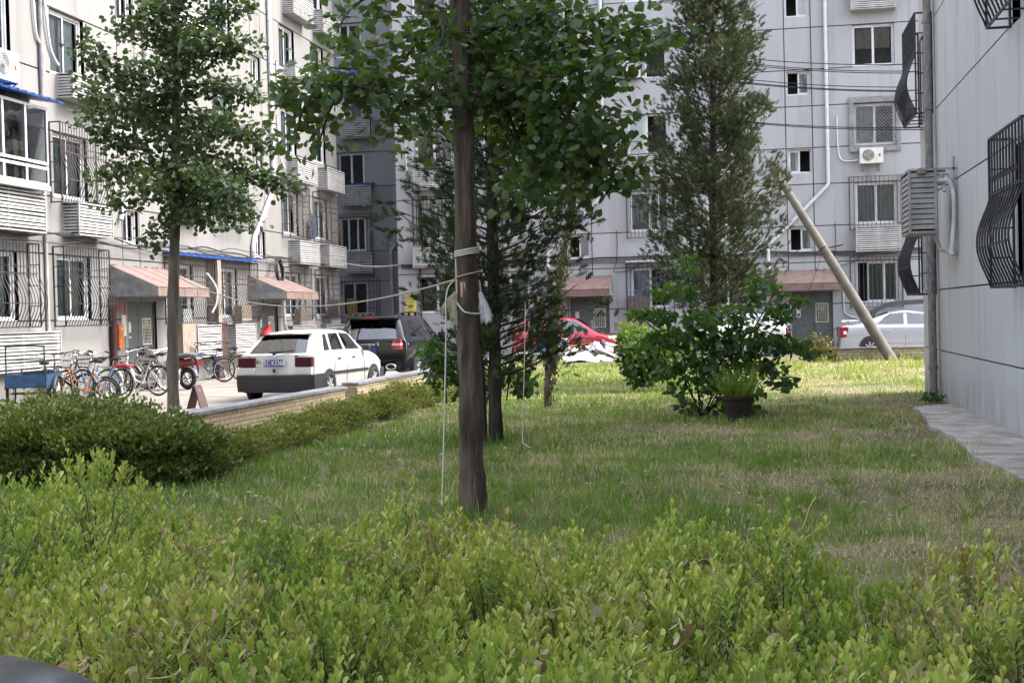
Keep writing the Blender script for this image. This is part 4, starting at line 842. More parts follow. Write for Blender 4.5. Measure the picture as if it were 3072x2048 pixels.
# electric scooter with a grey rain canopy, behind the silver saloon
sx_ = at_axis(2600, 900, 1, 48.0).x
et = thing('electric_tricycle', 'grey canopied electric tricycle standing behind the silver saloon', 'tricycle', (sx_, 48.1, 0), 0)
mb = MB(); P = [(0.0, 1.18), (.12, 1.38), (.32, 1.58), (.62, 1.72), (1.0, 1.78), (2.4, 1.84), (2.55, 1.80)]
for (a, b_), (c, d_) in zip(P, P[1:]):
    mb.quad((a, -.55, b_), (c, -.55, d_), (c, .55, d_), (a, .55, b_)); mb.quad((a, -.55, b_ - .16), (c, -.55, d_ - .16), (c, -.55, d_), (a, -.55, b_)); mb.quad((a, .55, b_), (c, .55, d_), (c, .55, d_ - .16), (a, .55, b_ - .16)); mb.quad((a, .5, b_ - .16), (c, .5, d_ - .16), (c, -.5, d_ - .16), (a, -.5, b_ - .16))
mb.build('rain_canopy', mat('grey_canvas', (.07, .073, .08), .8, .1), et, 40)
mb = MB(); [mb.tube(path_pts([(.35, s * .45, .5), (.12, s * .48, 1.0), (.3, s * .5, 1.5)]), .025, 6) for s in (1, -1)]; [mb.tube([(2.3, s * .5, .5), (2.35, s * .5, 1.7)], .02, 6) for s in (1, -1)]; mb.build('canopy_frame', iron, et)
panel_box('body', cement, et, .3, 2.4, -.5, .5, .38, .85, .06); panel_box('windscreen', glass_c, et, .1, .13, -.48, .48, .9, 1.5)
for x, y in ((.45, 0), (2.0, .5), (2.0, -.5)): mb = MB(); mb.ring((x, y, .26), (0, 1, 0), .2, .06, 20, 6); mb.build('wheel', rubber, et, True)
ws = thing('scooter', 'white fronted scooter with chrome mirrors by the tail of the silver saloon', 'scooter', (at_axis(2552, 980, 1, 48).x, 48.2, 0), 0)
panel_box('front_fairing', white_p, ws, -.32, .28, -.16, .16, 1.02, 1.16, .05); panel_box('leg_shield', white_p, ws, -.15, -.05, -.2, .2, .35, 1.02, .03); panel_box('seat', black_p, ws, .25, .95, -.15, .15, .72, .84, .04); panel_box('footboard', white_p, ws, -.1, .5, -.16, .16, .28, .36, .03); panel_box('rear_body', white_p, ws, .3, 1.1, -.17, .17, .38, .72, .06)
mb = MB(); mb.tube([(-.1, -.38, 1.12), (-.05, 0, 1.1), (-.1, .38, 1.12)], .02, 6); mb.build('handlebar', black_p, ws)
for x in (-.25, .95): mb = MB(); mb.ring((x, 0, .24), (0, 1, 0), .18, .06, 20, 6); mb.build('wheel', rubber, ws, True)
# --- dark car in the foreground corner: bonnet edge only
fc = thing('parked_car', 'dark glossy car whose bonnet corner shows at the lower left', 'car', (-5.46, 1.25, -.065), math.radians(9.5), 'cars parked around the lawn')
dk = mat('dark_car_paint', (.012, .014, .024), .3, .2, 3, spec=.25, coat=.2)
sedan = [(s[0], s[1], s[2], s[3], s[4], s[5], s[6], s[7], s[8]) for s in lift]
sedan[9] = (3.1, 3.25, 2.7, .85, .86, .58, .2, 1.0, 1.40); sedan[10] = (3.3, 3.6, 3.55, .84, .84, .72, .2, 1.0, 1.045); sedan[11] = (4.1, 4.1, 4.1, .82, .80, .62, .22, .955, 1.02); sedan[12] = (4.56, 4.54, 4.48, .74, .72, .60, .26, .80, .86)
car_body(fc, sedan, dk, (5, 7), (2, 3, 9), False, sub=6, wheels=(.95, 3.6), rw=.31, smooth=True)
for s in (1, -1): panel_box('headlight', lamp_w, fc, 4.3, 4.52, *sorted((s * .5, s * .70)), .56, .68, .04)

# ================================================================== bicycles, tricycles, moped
WHEEL = {}
def bike_wheel(t, x, R, m_tyre=rubber, y=0., name='wheel', k=16, th=.02):
    key = (round(R, 3), m_tyre.name, k)
    if key not in WHEEL:
        a = MB(); a.ring((0, 0, 0), (0, 1, 0), R - th, th, 30, 6); b = MB(); b.ring((0, 0, 0), (0, 1, 0), R - th * 2.2, .010, 30, 5)
        for i in range(k): an = 2 * PI * i / k; b.tube([(.02 * math.cos(an + 1.2), .025 * (-1) ** i, .02 * math.sin(an + 1.2)), ((R - th * 2) * math.cos(an), 0, (R - th * 2) * math.sin(an))], .0022, 3, False)
        b.tube([(0, -.05, 0), (0, .05, 0)], .022, 8); WHEEL[key] = (a.mesh('tyre', m_tyre, True), b.mesh('rim_and_spokes', chrome))
    w = obj(name, WHEEL[key][0], t, (x, y, R)); obj('rim_and_spokes', WHEEL[key][1], w); return w
def bicycle(label, pos, rz, col, R=.33, basket=None, rack=None, lean=.09, steer=.25, mtb=False, mud=chrome, low=True):
    t = thing('bicycle', label, 'bicycle', pos, rz, 'bicycles parked along the left block'); t.rotation_euler = (lean, 0, rz)
    fm = mat('frame_paint_%d_%d_%d' % tuple(int(c * 255) for c in col), col, .3, .08, 4, coat=.6); wb = 1.06 * (R / .33) ** .5
    bike_wheel(t, 0, R); fw = bike_wheel(t, wb, R)
    bb, seat, head, headl = (.43, 0, .28), (.24, 0, .74), (wb - .22, 0, .86), (wb - .17, 0, .68)
    f = MB(); f.tube([bb, (.30, 0, .60), seat], .016, 7)
    if low: f.tube(path_pts([headl, (.68, 0, .40), bb]), .02, 7); f.tube([(wb - .19, 0, .76), (.62, 0, .48), (.37, 0, .44)], .014, 7)
    else: f.tube([headl, bb], .02, 7); f.tube([(wb - .21, 0, .82), (.26, 0, .70)], .017, 7)
    for s in (.05, -.05): f.tube([bb, (0, s, R)], .010, 6); f.tube([(.28, s * .4, .66), (0, s, R)], .009, 6)
    f.tube([head, headl], .022, 7); f.build('frame', fm, t, True)
    f = MB()
    for s in (.045, -.045): f.tube([headl, (wb - .10, s, .62), (wb, s, R)], .011, 6)
    f.build('fork', fm if not mtb else black_p, t, True)
    f = MB(); hz = 1.02; f.tube([(wb - .22, 0, .86), (wb - .25, 0, hz - .03)], .013, 6)
    f.tube(path_pts([(wb - .46, .27, hz + .02), (wb - .34, .26, hz + .05), (wb - .22, .10, hz), (wb - .24, 0, hz - .02), (wb - .22, -.10, hz), (wb - .34, -.26, hz + .05), (wb - .46, -.27, hz + .02)], 5), .012, 6); hb = f.build('handlebar', chrome if not mtb else black_p, t, True)
    f = MB()
    for s in (.27, -.27): f.tube([(wb - .50, s, hz + .02), (wb - .38, s * .98, hz + .045)], .018, 6)
    f.build('grip', black_p, hb)
    f = MB(); f.tube([(.24, 0, .74), (.22, 0, .86)], .012, 6); f.build('seat_post', chrome, t)
    f = MB(); f.tube([(.06, 0, .88), (.10, 0, .885), (.18, 0, .89), (.30, 0, .885), (.36, 0, .88)], [.06, .10, .085, .04, .02], 10, True, 0, .5); f.build('saddle', black_p, t, True)
    f = MB(); f.disc((.43, -.05, .28), (0, 1, 0), .09, 16, .006); f.bar((.43, -.07, .28), (.50, -.07, .13), .018); f.bar((.43, .07, .28), (.36, .07, .43), .018); f.box(.46, .55, -.17, -.08, .115, .14); f.box(.31, .40, .08, .17, .42, .445); f.build('crank', chrome, t)
    if mud:
        for x, a0, a1 in ((0, .3, 3.3), (wb, .2, 2.6)):
            f = MB(); f.ring((x, 0, R), (0, 1, 0), R + .03, .025, 16, 5, -PI / 2 - .6 if x else -PI / 2 - 2.6 + 0, 0, .9) if False else None
            pts = [(x - (R + .035) * math.cos(a), 0, R + (R + .035) * math.sin(a)) for a in np.linspace(-.35 if x == 0 else .35, 1.9 if x == 0 else 2.35, 14)]
            f.tube(pts, .027, 6, True, 0, .5); f.build('mudguard', mud, t, True)
    if rack: f = MB(); [f.tube([(.18, s, .70), (-.28, s, .70)], .008, 5) for s in (.06, 0, -.06)]; [f.tube([(-.2, s, .70), (0, s, R)], .007, 5) for s in (.06, -.06)]; [f.tube([(x, .06, .70), (x, -.06, .70)], .007, 5) for x in (-.28, -.1, .1)]; f.build('rack', rack, t)
    if basket:
        f = MB(); x0, x1, z0, z1 = wb - .16, wb + .16, .72, .98
        for z, e in ((z0, .03), (.80, .02), (.89, .01), (z1, 0)): f.tube([(x0 + e, -.17 + e, z), (x1 - e, -.17 + e, z), (x1 - e, .17 - e, z), (x0 + e, .17 - e, z), (x0 + e, -.17 + e, z)], .006, 4)
        for q in np.linspace(0, 1, 8):
            for s in (1, -1): f.tube([(lerp(x0, x1, q), s * .17, z1), (lerp(x0 + .03, x1 - .03, q), s * .14, z0)], .004, 3, False); f.tube([(x0 if s < 0 else x1, lerp(-.17, .17, q), z1), (x0 + .03 if s < 0 else x1 - .03, lerp(-.14, .14, q), z0)], .004, 3, False)
        f.box(x0 + .03, x1 - .03, -.14, .14, z0, z0 + .006); f.build('basket', basket, t)
    f = MB(); f.tube([(.02, .07, R), (.05, .2, .02)], .009, 5); f.build('kickstand', chrome, t); return t
def gpos(px, py): p = at_z(px, py, 0.); return (p.x, p.y, 0)
D = math.radians
bicycle('pale blue bicycle with wire basket between the blue cart and the orange bicycle', gpos(322, 1196), D(175), (.32, .42, .60), .33, chrome, chrome, .10)
ob = bicycle('small orange bicycle with no saddle showing in front of the pale blue one', gpos(318, 1212), D(186), (.32, .085, .012), .26, None, None, .06, mud=black_p)
b3 = bicycle('blue bicycle with a red padded rear seat beside the drainpipe', gpos(362, 1200), D(165), (.16, .26, .42), .34, black_p, black_p, .08)
panel_box('child_seat', mat('red_cushion', (.50, .03, .06), .7), b3, -.25, .12, -.12, .12, .72, .77, .02)
bicycle('white bicycle with swept mudguard left of the young tree trunk', gpos(475, 1187), D(168), (.62, .62, .60), .34, None, alu_g, .06)
bicycle('dark red bicycle behind the white one at the unit door', gpos(440, 1168), D(160), (.20, .03, .04), .33, black_p, black_p, .05)
bicycle('brown rusty bicycle against the wall behind the white one', gpos(500, 1172), D(170), (.15, .10, .07), .33, None, chrome, .04)
bicycle('black bicycle with black basket leaning near the call box', gpos(345, 1172), D(172), (.03, .03, .035), .33, black_p, black_p, .08)
bicycle('blue mountain bicycle with grey basket behind the white car', gpos(672, 1146), D(178), (.03, .05, .16), .33, alu_g, black_p, .10, mtb=True, low=False, mud=None)
bicycle('black bicycle with low frame right behind the blue mountain bicycle', gpos(715, 1138), D(165), (.03, .03, .03), .33, None, black_p, .06, mtb=True)
bicycle('silver bicycle nearest the wall behind the blue cart', gpos(225, 1178), D(172), (.45, .46, .47), .33, alu_g, chrome, .08)
# folded stroller-like scooter handle by the door
t = thing('kick_scooter', 'black folded scooter standing on end by the grey door', 'scooter', gpos(462, 1150)); mb = MB(); mb.tube([(0, 0, .1), (.05, 0, 1.0), (-.04, 0, 1.22)], .025, 6); mb.tube([(.12, .0, .3), (.10, .05, .95), (.02, .05, 1.05)], .025, 6); mb.build('stem', black_p, t); mb = MB(); mb.tube([(-.06, -.2, 1.24), (-.04, 0, 1.2), (-.06, .2, 1.24)], .02, 6); mb.build('handlebar', black_p, t)
for x in (0, .14): mb = MB(); mb.ring((x, 0, .1), (0, 1, 0), .075, .025, 16, 6); mb.build('wheel', rubber, t)
# cargo tricycles
def tricycle(label, pos, rz, box_m, rail=True, cover=None):
    t = thing('cargo_tricycle', label, 'tricycle', pos, rz, 'cargo tricycles by the left block'); R = .29
    for s in (.46, -.46): bike_wheel(t, 0, R, rubber, s, th=.03)
    bike_wheel(t, 1.75, R, rubber, 0, th=.028)
    f = MB(); f.plate(0, 0, 0, 0, [], 0, 0, 0) if False else None
    x0, x1, y0, y1, z0, z1 = -.6, .55, -.40, .40, .42, .68
    f.box(x0, x1, y0, y1, z0, z0 + .02); f.box(x0, x0 + .02, y0, y1, z0, z1); f.box(x1 - .02, x1, y0, y1, z0, z1); f.box(x0, x1, y0, y0 + .02, z0 + .002, z1 - .002); f.box(x0, x1, y1 - .02, y1, z0 + .002, z1 - .002); f.build('cargo_box', box_m, t)
    f = MB(); f.tube(path_pts([(.55, 0, .40), (1.0, 0, .36), (1.45, 0, .55), (1.58, 0, .86)]), .022, 7); f.tube([(0, -.5, R), (0, .5, R)], .02, 7); f.tube([(1.0, 0, .36), (.86, 0, .8)], .018, 7)
    for s in (.05, -.05): f.tube([(1.58, 0, .80), (1.66, s, .6), (1.75, s, R)], .013, 6)
    f.tube([(1.58, 0, .86), (1.52, 0, 1.02)], .014, 6); f.tube(path_pts([(1.25, .3, 1.0), (1.45, .22, 1.06), (1.52, 0, 1.02), (1.45, -.22, 1.06), (1.25, -.3, 1.0)]), .013, 6); f.build('frame', mat('rusty_frame', (.07, .06, .06), .7, .3), t)
    f = MB(); f.tube([(.72, 0, .86), (.78, 0, .87), (.9, 0, .87), (1.0, 0, .86)], [.08, .11, .06, .02], 9, True, 0, .5); f.build('saddle', black_p, t, True)
    if rail:
        f = MB()
        for xx in (x0 + .02,): f.tube(path_pts([(xx, y0 + .03, z1), (xx, y0 + .03, z1 + .50), (xx, y0 + .09, z1 + .56), (xx, y1 - .09, z1 + .56), (xx, y1 - .03, z1 + .50), (xx, y1 - .03, z1)], 4), .016, 6); f.tube([(xx, y0 + .03, z1 + .3), (xx, y1 - .03, z1 + .3)], .014, 6)
        for s in (y0 + .03, y1 - .03): f.tube([(x0 + .02, s, z1 + .08), (x1 - .1, s, z1 + .08), (x1 - .1, s, z1)], .012, 6)
        f.build('load_rail', iron, t)
    for s in (.46, -.46):
        f = MB(); f.tube([(-(R + .05) * math.cos(a), s, R + (R + .05) * math.sin(a)) for a in np.linspace(.3, 2.8, 12)], .035, 6, True, 0, .6); f.build('mudguard', iron, t)
    return t
bl_ = mat('blue_cart_paint', (.02, .06, .13), .5, .25, 5)
tricycle('blue box cargo tricycle with black load rail', gpos(105, 1222), D(104), bl_)
tg_ = tricycle('grey cargo tricycle with a white board across it at the left edge', gpos(10, 1205), D(20), cement, False); mb = MB(); mb.box(-.1, 1.2, -.45, .4, .80, .83, Matrix.Rotation(.12, 4, 'Y')); mb.build('flat_board', white_p, tg_)
# red moped
mp_ = thing('moped', 'dark red moped with chrome wheel behind the young tree trunk', 'motorcycle', gpos(562, 1168), D(160)); 
for x in (-.02, 1.2):
    mb = MB(); mb.ring((x, 0, .27), (0, 1, 0), .215, .055, 26, 8); w = mb.build('wheel', rubber, mp_, True); mb = MB(); mb.ring((x, 0, .27), (0, 1, 0), .15, .02, 22, 6); [mb.bar((x, 0, .27), (x + .15 * math.cos(k * 1.047), 0, .27 + .15 * math.sin(k * 1.047)), .03) for k in range(6)]; mb.build('rim', chrome, w)
    mb = MB(); mb.tube([(x - .31 * math.cos(a), 0, .27 + .31 * math.sin(a)) for a in np.linspace(.2, 2.3, 10)], .05, 6, True, 0, .7); mb.build('mudguard', chrome, mp_)
rm = mat('moped_red', (.14, .012, .018), .25, .1, coat=1.)
mb = MB(); mb.tube(path_pts([(-.25, 0, .68), (.1, 0, .64), (.45, 0, .58), (.75, 0, .50)]), [.10] * 8 + [.12] * 9 + [.09] * 8, 10); mb.build('body', rm, mp_, True); mb = MB(); mb.tube(path_pts([(-.42, 0, .80), (-.1, 0, .84), (.35, 0, .78)]), .13, 10, True, 0, .5); mb.build('seat', mat('grey_seat_cover', (.13, .13, .14), .7), mp_, True)
mb = MB(); [mb.tube([(1.2, s, .27), (1.0, s, .85)], .02, 6) for s in (.06, -.06)]; mb.tube([(.95, -.33, 1.0), (.98, 0, .96), (.95, .33, 1.0)], .015, 6); mb.build('fork', chrome, mp_); mb = MB(); mb.tube([(1.0, 0, .9), (1.1, 0, .9)], [.09, .08], 12); mb.build('headlight', lamp_w, mp_); mb = MB(); mb.box(.3, .7, -.12, .12, .25, .5); mb.build('engine', iron_l, mp_); mb = MB(); mb.tube([(.5, -.15, .3), (-.2, -.17, .3)], .04, 8); mb.build('exhaust', chrome, mp_); mb = MB(); mb.box(-.42, -.32, -.08, .08, .6, .68); mb.build('tail_light', tail_m, mp_)
# fold-down parking barrier
p = at_z(592, 1225, 0); t = thing('parking_barrier', 'dark red A-shaped parking barrier on the concrete behind the low wall', 'barrier', (p.x, p.y, 0), D(62))
for nm, s in (('front_leg', -1), ('rear_leg', 1)):
    mb = MB(); w = .085; mb.quad((-w * 1.1, s * .20, 0), (w * 1.1, s * .20, 0), (w, s * .02, .42), (-w, s * .02, .42)); mb.quad((-w * 1.1, s * .20 - .03, 0), (-w, s * .02 - .03, .42), (w, s * .02 - .03, .42), (w * 1.1, s * .20 - .03, 0)); mb.quad((-w, s * .02 - .03, .42), (-w, s * .02, .42), (w, s * .02, .42), (w, s * .02 - .03, .42)); mb.quad((-w * 1.1, s * .2, 0), (-w, s * .02, .42), (-w, s * .02 - .03, .42), (-w * 1.1, s * .2 - .03, 0)); mb.quad((w * 1.1, s * .2, 0), (w * 1.1, s * .2 - .03, 0), (w, s * .02 - .03, .42), (w, s * .02, .42)); mb.build(nm, rust, t)
mb = MB(); mb.disc((0, -.065, .33), (0, 1, .4), .035, 14, .03); mb.build('lock', chrome, t)
mb = MB(); mb.tube([(-.09, -.0, .42), (.09, 0, .42)], .03, 8); mb.build('hinge', rust, t)
# red folded sunshade propped behind the white car
t = thing('folded_sunshade', 'red folded sunshade propped against the wall behind the white car', 'umbrella', (XL + 1.2, 37.9, 0)); mb = MB(); mb.tube([(0, 0, .25), (.02, .05, .6), (.05, .2, 1.25), (.07, .3, 1.5)], [.05, .17, .2, .05], 10); mb.build('canopy', mat('red_fabric', (.42, .015, .03), .5, .2), t, True); mb = MB(); mb.tube([(0, -.02, 0), (.08, .32, 1.6)], .02, 6); mb.build('pole', wood, t)

# ================================================================== vegetation
def norm(a): return a / np.maximum(np.linalg.norm(a, axis=1, keepdims=True), 1e-9)
def leaf_mesh(name, T, Fc, P, A, N, Sc, tint, m_, wid=None):
    """Many leaves in one mesh: template T (side, along, normal) set at points P along A with normal N."""
    P = np.asarray(P, float); A = norm(np.asarray(A, float)); n_ = len(P); Sd = norm(np.cross(A, N)); N2 = np.cross(Sd, A)
    T = np.asarray(T, float); k = len(T); Sc = np.broadcast_to(Sc, (n_,)); wd = np.broadcast_to(1. if wid is None else wid, (n_,))
    V = P[:, None, :] + Sc[:, None, None] * (T[None, :, 0:1] * wd[:, None, None] * Sd[:, None, :] + T[None, :, 1:2] * A[:, None, :] + T[None, :, 2:3] * N2[:, None, :])
    V = V.reshape(-1, 3).astype(np.float32); ln = [len(f) for f in Fc]; flat = np.concatenate([np.asarray(f) for f in Fc])
    loops = (flat[None, :] + (np.arange(n_) * k)[:, None]).reshape(-1).astype(np.int32); tot = np.tile(np.asarray(ln, np.int32), n_); st = np.concatenate([[0], np.cumsum(tot)[:-1]]).astype(np.int32)
    me = bpy.data.meshes.new(name); me.vertices.add(len(V)); me.vertices.foreach_set('co', V.ravel()); me.loops.add(len(loops)); me.loops.foreach_set('vertex_index', loops)
    me.polygons.add(len(tot)); me.polygons.foreach_set('loop_start', st); me.polygons.foreach_set('loop_total', tot); me.polygons.foreach_set('use_smooth', np.ones(len(tot), bool))
    at = me.attributes.new('tint', 'FLOAT', 'POINT'); at.data.foreach_set('value', np.repeat(np.broadcast_to(tint, (n_,)), k).astype(np.float32))
    me.materials.append(m_); me.update(calc_edges=True); return me
T_GINK = ([(0, 0, 0), (-.52, .50, .10), (-.38, .82, .04), (-.1, .95, -.03), (0, .80, -.03), (.1, .95, -.03), (.38, .82, .04), (.52, .5, .10)], [(0, 2, 1), (0, 3, 2), (0, 4, 3), (0, 5, 4), (0, 6, 5), (0, 7, 6)])
T_SPAT = ([(0, 0, 0), (-.11, .35, .03), (.11, .35, .03), (-.22, .68, .05), (.22, .68, .05), (-.14, .93, .02), (.14, .93, .02), (0, 1, 0), (0, .35, -.01), (0, .68, -.03)], [(0, 8, 1), (0, 2, 8), (1, 8, 9, 3), (8, 2, 4, 9), (3, 9, 7, 5), (9, 4, 6, 7)])
T_OVAT = ([(0, 0, 0), (-.34, .16, .05), (-.44, .46, .06), (-.22, .82, .0), (0, 1.08, -.08), (.22, .82, 0), (.44, .46, .06), (.34, .16, .05), (0, .45, -.04)], [(0, 8, 2, 1), (2, 8, 4, 3), (8, 0, 7, 6), (4, 8, 6, 5)])
T_DIAM = ([(0, 0, 0), (-.3, .5, .04), (0, 1, 0), (.3, .5, .04)], [(0, 3, 2, 1)])
def spray_t():
    V, Fc = [], []
    def spike(x, y, dx, dy, w, z=0.):
        b = len(V); l = math.hypot(dx, dy); nx, ny = -dy / l * w, dx / l * w; V.extend([(x - nx, y - ny, z), (x + nx, y + ny, z), (x + dx, y + dy, z * 1.5)]); Fc.append((b, b + 1, b + 2))
    spike(0, 0, 0, 1, .055)
    for i, y in enumerate((.12, .28, .42, .56, .70)):
        l = .48 - .06 * i
        for s in (1, -1): spike(0, y + .03 * s, s * l * .62, l * .8, .065, .05 * s * (-1) ** i)
    return V, Fc
T_SPRY = spray_t()
T_BLAD = ([(-.5, 0, 0), (.5, 0, 0), (-.36, .5, .06), (.36, .5, .06), (0, 1, .30)], [(0, 1, 3, 2), (2, 3, 4)])
gink_m = leaf_mat('round_leaf_green', [(0, (.020, .044, .014)), (.55, (.044, .090, .027)), (.85, (.085, .135, .040)), (1, (.16, .19, .06))], .40, .40, .34, (.22, .34, .03))
gink2_m = leaf_mat('round_leaf_young_green', [(0, (.022, .044, .016)), (.5, (.048, .085, .030)), (.85, (.10, .135, .056)), (1, (.18, .17, .085))], .42, .42, .28, (.16, .25, .03))
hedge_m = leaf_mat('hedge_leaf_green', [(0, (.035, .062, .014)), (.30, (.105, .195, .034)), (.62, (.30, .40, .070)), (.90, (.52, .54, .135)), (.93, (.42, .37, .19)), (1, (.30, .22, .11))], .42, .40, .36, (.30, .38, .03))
box_m = leaf_mat('small_hedge_leaf_green', [(0, (.026, .050, .012)), (.45, (.060, .105, .022)), (.75, (.17, .21, .045)), (.9, (.25, .26, .06)), (1, (.22, .14, .07))], .5, .35, .25, (.24, .30, .03))
cyp_m = leaf_mat('cypress_green', [(0, (.018, .032, .016)), (.5, (.040, .065, .028)), (.85, (.075, .10, .040)), (1, (.14, .12, .06))], .65, .2, .12, (.12, .17, .03))
cyp2_m = leaf_mat('cypress_light_green', [(0, (.034, .048, .026)), (.5, (.062, .082, .040)), (.85, (.10, .115, .058)), (1, (.15, .13, .075))], .7, .15, .15, (.14, .17, .05))
mul_m = leaf_mat('broad_leaf_green', [(0, (.020, .050, .016)), (.6, (.040, .095, .022)), (.85, (.075, .16, .025)), (1, (.14, .25, .03))], .45, .40, .32, (.20, .36, .02))
vine_m = leaf_mat('dry_vine_leaf', [(0, (.05, .06, .02)), (.6, (.12, .12, .045)), (1, (.22, .18, .09))], .8, .15, .2, (.2, .2, .06))
grass_m = leaf_mat('grass_blade', [(0, (.055, .125, .022)), (.35, (.140, .255, .040)), (.55, (.29, .30, .085)), (.75, (.56, .47, .27)), (1, (.27, .19, .115))], .6, .2, .32, (.32, .44, .05))
bark_m = mat('brown_bark', (.125, .095, .070), .95, .25, 13, bump=1., bscale=34, stretch=(1, 1, .16), col2=(.040, .030, .024))
bark_d = mat('dark_bark', (.045, .036, .034), .95, .25, 9, bump=1., bscale=26, stretch=(1, 1, .2), col2=(.02, .017, .016))
twig_m = mat('hedge_twig', (.10, .075, .045), .9, .2, 20)
def trunk(name, pts, rs, m_, parent, org, n=22, flute=.06):
    P = path_pts([Vector(p) - org for p in pts], 10); k = len(P); R = [pchip(list(range(len(rs))), rs, i * (len(rs) - 1) / (k - 1)) * (1 + flute * noise.noise((i * .7, 3.1, 0))) for i in range(k)]
    mb = MB(); mb.tube(P, R, n); mb.v = [tuple(Vector(v) + (Vector(v) - P[i // n]) * (.22 * noise.noise((v[0] * 26, v[1] * 26, v[2] * 3.2)) + .10 * noise.noise((v[0] * 60, v[1] * 60, v[2] * 14)))) for i, v in enumerate(mb.v)]; o = mb.build(name, m_, parent, True); return o
def sample_path(P, rnd, end_bias=1.):
    P = np.asarray([tuple(p) for p in P]); s = np.concatenate([[0], np.cumsum(np.linalg.norm(np.diff(P, axis=0), axis=1))]); t = rnd ** (1 / end_bias) * s[-1]
    return np.stack([np.interp(t, s, P[:, c]) for c in range(3)], 1)
def leaf_objs(t, P, A, N, Sc, tint, T, m_, k=300, nm='leaf'):
    """The k leaves nearest the camera as objects of their own, the rest as one part."""
    vis = np.linalg.norm(P - np.array(CP), axis=1) - 4 * (P[:, 2] - P[:, 2].mean()) * 0; idx = np.argsort(vis); near, far = idx[:k], idx[k:]; org = np.array(t.location)
    V = [leaf_mesh(nm, T[0], T[1], [(0, 0, 0)], [(0, 1, 0)], [(0, 0, 1)], 1., q, m_) for q in np.quantile(tint, [.1, .3, .5, .7, .9])]
    A_ = norm(A); Sd = norm(np.cross(A_, N)); N2 = np.cross(Sd, A_); qs = np.quantile(tint, [.2, .4, .6, .8])
    for i in near:
        o = obj(nm, V[int(np.searchsorted(qs, tint[i]))], t); M = Matrix(((Sd[i][0], A_[i][0], N2[i][0]), (Sd[i][1], A_[i][1], N2[i][1]), (Sd[i][2], A_[i][2], N2[i][2]))).to_4x4()
        o.matrix_basis = Matrix.Translation(P[i] - org) @ M @ Matrix.Scale(float(Sc[i]), 4)
    return tag(obj('foliage', leaf_mesh('foliage', T[0], T[1], P[far] - org, A[far], N[far], Sc[far], tint[far], m_), t), kind='stuff')

# ---- the two round-leaved (fan-leaf) trees
def fan_tree(label, d0, tpx, rs, branches, m_, size, n_per_m, rad, upper=0, bark=bark_m, top_z=None, k=300):
    base = at_z(*tpx[0], LZ - .03) if d0 is None else at_d(*tpx[0], d0); tp = [base] + [at_d(x, y, d0) for x, y in tpx[1:]]
    t = thing('fan_leaf_tree', label, 'tree', base); org = base.copy(); tr = trunk('trunk', tp, rs, bark, t, org)
    PP, AA, TT = [], [], []; bm_ = MB()
    def add(pts, n, r, r0=.02):
        P = path_pts(pts, 5); bm_.tube([p - org for p in P], [lerp(r0, .004, i / (len(P) - 1)) for i in range(len(P))], 6)
        q = rng.random(n); X = sample_path(P, q, 1.15); ofs = rng.normal(size=(n, 3)) * np.array([r, r, r * .75]); X = X + ofs - np.array([0, 0, r * .25])
        PP.append(X); AA.append(ofs / r * .6 + rng.normal(size=(n, 3)) * .55 + np.array([0, 0, -.35]))
        # leaves in clusters on short spurs
    for px, d_a, d_b, w in branches:
        pts = [at_d(x, y, d0 + lerp(d_a, d_b, i / (len(px) - 1))) for i, (x, y) in enumerate(px)]; L_ = sum((b - a).length for a, b in zip(pts, pts[1:])); add(pts, int(n_per_m * L_ * w), rad)
    if upper:
        zt = tp[-1].z
        for i in range(upper):
            z = lerp(zt - .5, (top_z or zt + 2.5), i / upper); a = i * 2.4; L_ = random.uniform(.9, 1.7) * (1 - .6 * i / upper); c = tp[-1].copy(); c.z = z
            add([c, c + Vector((math.cos(a) * L_ * .5, math.sin(a) * L_ * .5, .25)), c + Vector((math.cos(a) * L_, math.sin(a) * L_, .35))], int(n_per_m * L_ * 1.1), rad * 1.2)
    P = np.concatenate(PP); A = np.concatenate(AA); n = len(P); N = rng.normal(size=(n, 3)) * .55 + np.array([0, 0, .9]); tint = np.clip(rng.beta(2.2, 2.6, n) + .08 * rng.normal(size=n), 0, 1); Sc = size * rng.uniform(.65, 1.2, n)
    bm_.build('limbs', bark, t, True); leaf_objs(t, P, A, N, Sc, tint, T_GINK, m_, k); return t
d1 = 10.48
